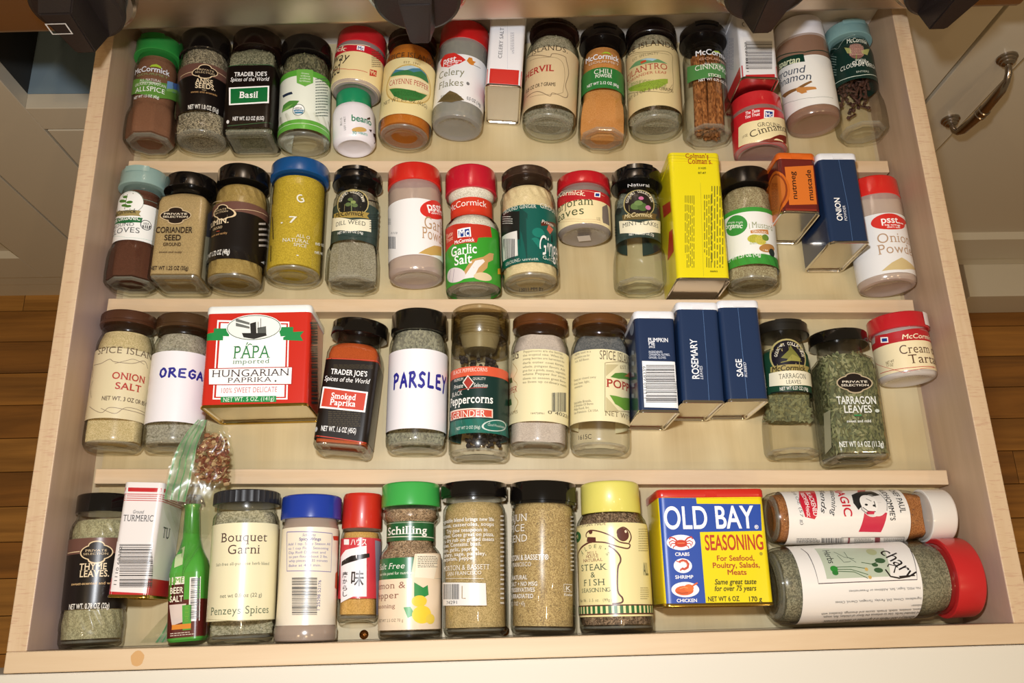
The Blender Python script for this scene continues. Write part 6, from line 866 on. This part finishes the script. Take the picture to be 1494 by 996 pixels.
# ------------------------------------------------------------------ drawer
M_side = wood('maple_side', '#c4a88c', '#b09478', 'Y', 1.0, .45, c3='#b8a09c')
M_top = wood('maple_edge', '#dcc4a4', '#cbae8a', 'Y', 1.3, .5, fleck=.35)
M_front = wood('maple_front', '#dec8a8', '#d0b592', 'X', 1.0, .5)
M_sheet = wood('birch_sheet', '#c9b78c', '#b29d72', 'Y', .7, .40, c3='#d2c7a4')
M_rail = wood('pine_rail', '#dec6a6', '#cfb28c', 'X', 1.2, .55)
T = 14.1; H = 65.4; YB = 553.0
dr = thing('drawer', 'wide pulled out maple kitchen drawer holding rows of spices', 'drawer', (0, 0, 0))
def side(x0, x1):
    bm_o = box('side_panel', x0, x1, 0, YB+T, -14, H, [M_side], dr, bev=.8); bm_o.data.materials.append(M_top)
    for p in bm_o.data.polygons:
        if p.normal.z > .7: p.material_index = 1
side(-350-T, -350); side(350, 350+T)
box('front_panel', -350-T, 350+T, -T, 0, -14, H, M_front, dr, bev=.8)
box('back_panel', -350, 350, YB, YB+T, -14, H, plain('#d8cfc4', .5), dr, bev=.6)
box('drawer_bottom', -350, 350, 0, YB, -10, -3.2, plain('#b8a684', .5), dr)
box('liner_sheet', -343, 345, 1, YB-3, -3.0, -.05, M_sheet, dr)
M_cream = plain('#d9d4c4', .35, coat=.3, bump=.06, bs=25)
box('drawer_front', -560, 520, -T-34, -T-.6, -95, H-3, plain('#dcd8cc', .6, bump=.06, bs=25), dr, bev=1.2)
for a, b in (((-345.1, 407.5), (346.7, 400.4)), ((-347.5, 275.0), (346.2, 263)), ((-340, 129.5), (348.0, 113.5))):
    dx, dy = b[0]-a[0], b[1]-a[1]; l = math.hypot(dx, dy); o = box('divider_rail', 0, l, -6, 6, 0, 17.5, M_rail, dr, bev=.7)
    o.location = (a[0]/1000, a[1]/1000, 0); o.rotation_euler = (0, 0, math.atan2(dy, dx))
brass = plain('#9a6a38', .25, metal=1.0)
for x_, y_ in ((-126, 4.5), (-16.5, 4.2)):
    V, F = [], []
    for i, (r, z) in enumerate(((3.6, 0), (3.5, .8), (2.6, 1.6), (1.2, 2.0), (.5, 1.4))):
        V += [(x_+r*math.cos(j*math.pi/8), y_+r*math.sin(j*math.pi/8), z) for j in range(16)]
        if i: F += [((i-1)*16+j, (i-1)*16+(j+1) % 16, i*16+(j+1) % 16, i*16+j) for j in range(16)]
    F.append(tuple(range(4*16, 5*16))); from_lists('screw', V, F, brass, dr)
kn = [(-273.5+4.6*math.cos(j*.4)*(1+.08*math.sin(j*2)), -6.6+5.2*math.sin(j*.4), H+.06) for j in range(16)]
from_lists('wood_knot', kn, [tuple(range(16))], plain('#cda26c', .5), dr, smooth=False)
# ------------------------------------------------------------------ stove front and knobs
M_steel = brushed()
st = thing('stove_front', 'brushed stainless steel range front panel overhanging the back of the drawer', 'stove', (0, 500, 0), 1.6)
V = []; prof_s = [(110, 112), (0, 100), (-3, 102), (-5, 107), (-9, 160), (-6, 230), (110, 240)]
V = [(x, y, z) for x in (-520, 440) for y, z in prof_s]; k = len(prof_s)
F = [(i, i+1, k+i+1, k+i) for i in range(k-1)]+[tuple(reversed(range(k))), tuple(range(k, 2*k))]
from_lists('front_panel', V, F, M_steel, st, ang=40)
M_knob = plain('#231c1b', .42, coat=.1, bump=.12, bs=500); M_chrome = plain('#c8c4c0', .18, metal=1.0)
# knobs are parts of the range front; x, z of the bezel in world millimetres
for kx, kz, tip in ((-335, 157, 6), (-76.5, 157, 1), (199, 158, -7.5), (347, 157, -13)):
    kn_ = bpy.data.objects.new('knob', None); kn_.empty_display_size = .01; C.objects.link(kn_); kn_.parent = st
    lx = kx*math.cos(math.radians(1.6))+(-25)*math.sin(math.radians(1.6)); kn_.location = (lx/1000, -.030, kz/1000)
    def disc(rs, name, mat):
        n = 56; rings = [[(r*math.sin(2*math.pi*j/n), yy, r*math.cos(2*math.pi*j/n)) for j in range(n)] for r, yy in rs]
        return loft(name, rings, mat, kn_, ang=30)
    disc([(41, 25), (41.5, 20), (40.5, 13), (38, 12)], 'chrome_ring', M_chrome)
    disc([(33, 14), (34, 4), (33.5, 1), (31, 0)], 'knob_disc', M_knob)
    # the grip: a tapered bar standing across the disc
    A = [(-13.5, 2, 34), (13.5, 2, 34), (12.5, 2, -31), (-12.5, 2, -31)]; B_ = [(-12+tip*.3, -30, 34), (12+tip*.3, -30, 34), (tip+7.2, -31, -9), (tip-7.2, -31, -9)]
    g = from_lists('grip', A+B_, [(0, 1, 2, 3), (7, 6, 5, 4), (0, 4, 5, 1), (1, 5, 6, 2), (2, 6, 7, 3), (3, 7, 4, 0)], M_knob, kn_, smooth=False)
    bm = bmesh.new(); bm.from_mesh(g.data); bmesh.ops.recalc_face_normals(bm, faces=bm.faces); bmesh.ops.bevel(bm, geom=bm.edges[:], offset=.0012, segments=2, affect='EDGES'); bm.to_mesh(g.data); bm.free()
    if kx < -300:
        gx = 0
        V, F = [], []
        for (x0, x1, z0, z1) in ((-9, 6, 13, 14), (-9, 6, 24, 25), (-9, -8, 14, 24), (5, 6, 14, 24)):
            k = len(V); V += [(x0, -30.9, z0), (x1, -30.9, z0), (x1, -30.9, z1), (x0, -30.9, z1)]; F.append((k, k+1, k+2, k+3))
        from_lists('burner_mark', V, F, plain('#d8d4d0', .4), kn_, smooth=False)
# ------------------------------------------------------------------ cabinets
M_cab = plain('#cfc6b2', .38, coat=.2, bump=.05, bs=20)
YC = 600.0
def frame_part(name, x0, x1, z0, z1, parent, d0=0, d1=20, bev=.8): return box(name, x0, x1, YC-d1, YC-d0, z0, z1, M_cab, parent, bev=bev)
def door(parent, x0, x1, z0, z1, rail=60, stile=60, proud=0):
    d = bpy.data.objects.new('door', None); d.empty_display_size = .01; C.objects.link(d); d.parent = parent
    y1 = 20+proud
    box('stile', x0, x0+stile, YC-y1, YC, z0, z1, M_cab, d, bev=.8); box('stile', x1-stile, x1, YC-y1, YC, z0, z1, M_cab, d, bev=.8)
    box('rail', x0+stile, x1-stile, YC-y1, YC, z1-rail, z1, M_cab, d, bev=.4); box('rail', x0+stile, x1-stile, YC-y1, YC, z0, z0+rail, M_cab, d, bev=.4)
    box('door_panel', x0+stile-1, x1-stile+1, YC-y1+9, YC-2, z0+rail-1, z1-rail+1, M_cab, d)
    # sloping moulding around the panel
    a, b, c, e = x0+stile, x1-stile, z0+rail, z1-rail; f = 9; yf, yb = YC-y1, YC-y1+9
    V = [(a, yf, c), (b, yf, c), (b, yf, e), (a, yf, e), (a+f, yb, c+f), (b-f, yb, c+f), (b-f, yb, e-f), (a+f, yb, e-f)]
    from_lists('moulding', V, [(0, 1, 5, 4), (1, 2, 6, 5), (2, 3, 7, 6), (3, 0, 4, 7)], M_cab, d, smooth=False)
    return d
# left cabinet: a face frame with an open drawer bay above a door
lc = thing('base_cabinet', 'cream painted base cabinet left of and below the open drawer', 'cabinet', (0, 0, 0))
def toe(parent, x0, x1, z0=-740, z1=-690):
    box('toe_board', x0, x1, YC+55, YC+70, z0, z1, plain('#a89f8e', .5), parent)
frame_part('face_frame', -545, 360, -193, -150+0, lc)
frame_part('face_frame', -652, -545, -680, 60, lc)
frame_part('face_frame', -545, 360, -680, -642, lc)
dd = door(lc, -542, -110, -640, -196, 70, 70)
dd2 = door(lc, -1150, -655, -640, 55, 78, 105)
box('bay_floor', -545, 500, YC-1, YC+300, -160, -150, plain('#7f93a0', .5), lc)
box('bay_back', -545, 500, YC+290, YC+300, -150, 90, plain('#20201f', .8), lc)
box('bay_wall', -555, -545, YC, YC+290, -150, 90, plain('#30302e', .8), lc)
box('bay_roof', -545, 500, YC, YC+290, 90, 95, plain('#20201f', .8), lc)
steelr = plain('#8a90a0', .3, metal=1.0)
for zz in (-118, -92): box('drawer_slide', -420+(zz+118)*.35, -412+(zz+118)*.35, YC-8, YC+220, -148, -70, steelr, lc, bev=.6)
box('bottom_rail', -1150, 360, YC-16, YC, -682, -641, M_cab, lc, bev=2)
V = [(-1150, -735), (-760, -735), (-752, -728), (-738, -712), (-715, -702), (-690, -698), (-690, -682), (-1150, -682)]
k = len(V); from_lists('foot', [(x, YC-14, z) for x, z in V]+[(x, YC+4, z) for x, z in V], [tuple(range(k)), tuple(reversed(range(k, 2*k)))]+[(i, k+i, k+(i+1) % k, (i+1) % k) for i in range(k)], M_cab, lc, smooth=False)
toe(lc, -1150, 360)
# right cabinet with pull handle
rc = thing('base_cabinet', 'cream painted base cabinet with curved metal pull right of the drawer', 'cabinet', (0, 0, 0))
frame_part('face_frame', 365, 494, -640, 70, rc)
rd = door(rc, 499, 1000, -615, 66, 78, 66)
box('bottom_rail', 365, 1150, YC-16, YC, -650, -616, M_cab, rc, bev=2)
box('toe_board', 365, 800, YC+20, YC+35, -745, -650, M_cab, rc)
V = [(812, YC-70), (1150, YC-70), (1150, YC+20), (812, YC+20)]
box('foot', 812, 1150, YC-75, YC+18, -735, -650, M_cab, rc, bev=1.5)
hn = bpy.data.objects.new('handle', None); C.objects.link(hn); hn.parent = rc; hn.empty_display_size = .01
M_nick = plain('#9a8f84', .22, metal=1.0)
pts = [(0, 0, 0), (0, -10, -1), (0, -18, -3), (0, -24, -9), (0, -27, -20), (0, -29, -42), (0, -30, -60), (0, -29, -78), (0, -27, -100), (0, -24, -111), (0, -18, -117), (0, -10, -119), (0, 0, -120)]
def sweep(pts, rad, name, parent, mat, loc):
    n = 14; rings = []
    for i, p in enumerate(pts):
        a = Vector(pts[max(0, i-1)]); b = Vector(pts[min(len(pts)-1, i+1)]); d = (b-a).normalized(); u = Vector((1, 0, 0)); v = d.cross(u).normalized()
        rings.append([tuple(Vector(p)+(u*math.cos(2*math.pi*j/n)+v*math.sin(2*math.pi*j/n))*rad(i)+Vector(loc)) for j in range(n)])
    return loft(name, rings, mat, parent, ang=50)
HX, HZ = 545, -66
sweep(pts, lambda i: 3.6+(1.8 if 4 <= i <= 8 else 0)+(.8 if i == 6 else 0), 'handle_bar', hn, M_nick, (HX, YC-20, HZ))
for zz in (HZ, HZ-120):
    n = 24; rings = [[(HX+r*math.cos(2*math.pi*j/n), YC-20-yy, zz+r*math.sin(2*math.pi*j/n)) for j in range(n)] for r, yy in ((11, 0), (11, 2), (9, 3), (9, 5), (7, 6), (7, 8), (4, 10))]
    loft('handle_rose', rings, M_nick, hn)
for zz in (HZ-56, HZ-64):
    n = 24; rings = [[(HX+r*math.cos(2*math.pi*j/n), YC-50+r*math.sin(2*math.pi*j/n), zz+d) for j in range(n)] for r, d in ((5, -2), (7, -1), (7, 1), (5, 2))]
    loft('handle_collar', rings, M_nick, hn)
# ------------------------------------------------------------------ oak floor, plank by plank
ZF = -735
fl = bpy.data.objects.new('floor', bpy.data.meshes.new('floor')); fl['kind'] = 'structure'; C.objects.link(fl)
Vf, Ff = box_lists(-1400, 1400, -900, 900, ZF-30, ZF-14); fl.data.from_pydata([(a/1000, b/1000, c/1000) for a, b, c in Vf], [], Ff); fl.data.materials.append(plain('#2a1808', .8))
OAK = [wood('oak_plank_a', '#b27a34', '#7e5320', 'X', .9, .35, coat=.3), wood('oak_plank_b', '#be873e', '#8e6128', 'X', 1.1, .35, coat=.3), wood('oak_plank_c', '#a66e2c', '#70481a', 'X', .8, .35, coat=.3)]
rnd = random.Random(11); meshes = {}
y0 = -640
while y0 < 700:
    x = -1350+rnd.uniform(-300, 0)
    while x < 1300:
        ln = rnd.choice((520, 700, 880)); mk = rnd.randrange(3); key = (ln, mk)
        if key not in meshes:
            o = box('plank', 0, ln-1.0, 0, 56.0, -14, 0, OAK[mk], fl, bev=.6); meshes[key] = o.data
        else:
            o = bpy.data.objects.new('plank', meshes[key]); C.objects.link(o); o.parent = fl
        o.location = (x/1000, y0/1000, ZF/1000); x += ln
    y0 += 57
# ------------------------------------------------------------------ zip bag of chili flakes over the front divider
BAG = [((-297, 3, 1.2), (-276, 3, 1.5)), ((-288, 14, 1.0), (-271.5, 14, 1.5)), ((-271.5, 34, 2), (-262, 34, 26)), ((-269, 55, 8), (-258, 55, 30)), ((-269, 80, 30), (-241.5, 77, 36)), ((-270.3, 101.9, 55), (-233.1, 96.2, 42)), ((-268.8, 124.2, 56), (-226.1, 119, 46)), ((-263.2, 144.3, 59), (-225.5, 139.4, 52)), ((-246.9, 162.3, 66), (-230.1, 161.2, 60))]
def bag_at(u, v, drop=0):
    f = v*(len(BAG)-1); i = min(int(f), len(BAG)-2); f -= i
    def cat(k):
        P = [Vector(BAG[max(0, min(len(BAG)-1, i+d))][k]) for d in (-1, 0, 1, 2)]
        return .5*((2*P[1])+(-P[0]+P[2])*f+(2*P[0]-5*P[1]+4*P[2]-P[3])*f*f+(-P[0]+3*P[1]-3*P[2]+P[3])*f**3)
    a, b = cat(0), cat(1); p = a.lerp(b, u)
    wv = min(1, v*2.2)
    p.z += (3.2*math.sin(u*math.pi)+2.6*noise.noise(Vector((u*4.5, v*11, 1)))+1.2*noise.noise(Vector((u*11, v*24, 4))))*wv - drop
    p.z = max(p.z, .6); return p
bg = thing('zip_bag', 'crumpled clear zip bag with green stripes holding red chili flakes', 'plastic bag', (-250, 100, 0))
def film(name, u0, u1, v0, v1, nu, nv, mat, lift=0, drop=0):
    V = [tuple(bag_at(u0+(u1-u0)*i/nu, v0+(v1-v0)*j/nv, drop)-Vector((-250, 100, -lift))) for j in range(nv+1) for i in range(nu+1)]
    F = [(j*(nu+1)+i, j*(nu+1)+i+1, (j+1)*(nu+1)+i+1, (j+1)*(nu+1)+i) for j in range(nv) for i in range(nu)]
    return from_lists(name, V, F, mat, bg, ang=60)
bagm = glass('#c8ccc4', '#f6f8f4', wav=.35)
film('film', 0, 1, 0, 1, 26, 90, bagm)
film('back_film', 0, 1, .52, 1, 20, 40, bagm, drop=14)
gz = frosted('#9cba98', .45, .3); gd = frosted('#58a468', .7, .3)
film('zip_strip', .03, .42, .64, 1, 6, 46, gz, lift=.35)
for u in (.05, .16, .27, .38): film('zip_ridge', u, u+.022, .64, 1, 1, 46, gd, lift=.75)
film('zip_strip', .55, .95, 0, .19, 5, 16, gz, lift=.3)
for u in (.58, .78): film('zip_ridge', u, u+.06, 0, .19, 1, 16, gd, lift=.6)
rnd = random.Random(21)
for col in ('#96603c', '#b8966c', '#7c3c26'):
    def flake():
        u, v = rnd.uniform(.42, .94), rnd.uniform(.74, .94); p = bag_at(u, v, rnd.uniform(4, 11))-Vector((-250, 100, 0))
        return ico(tuple(p), rnd.uniform(1.6, 3.0), (1, .7, .3), Matrix.Rotation(rnd.uniform(0, 6.28), 3, Vector((rnd.random(), rnd.random(), rnd.random()+.01)).normalized()))
    clump('chili_flakes', bg, plain(col, .6, bump=.3, bs=800), 110, flake)
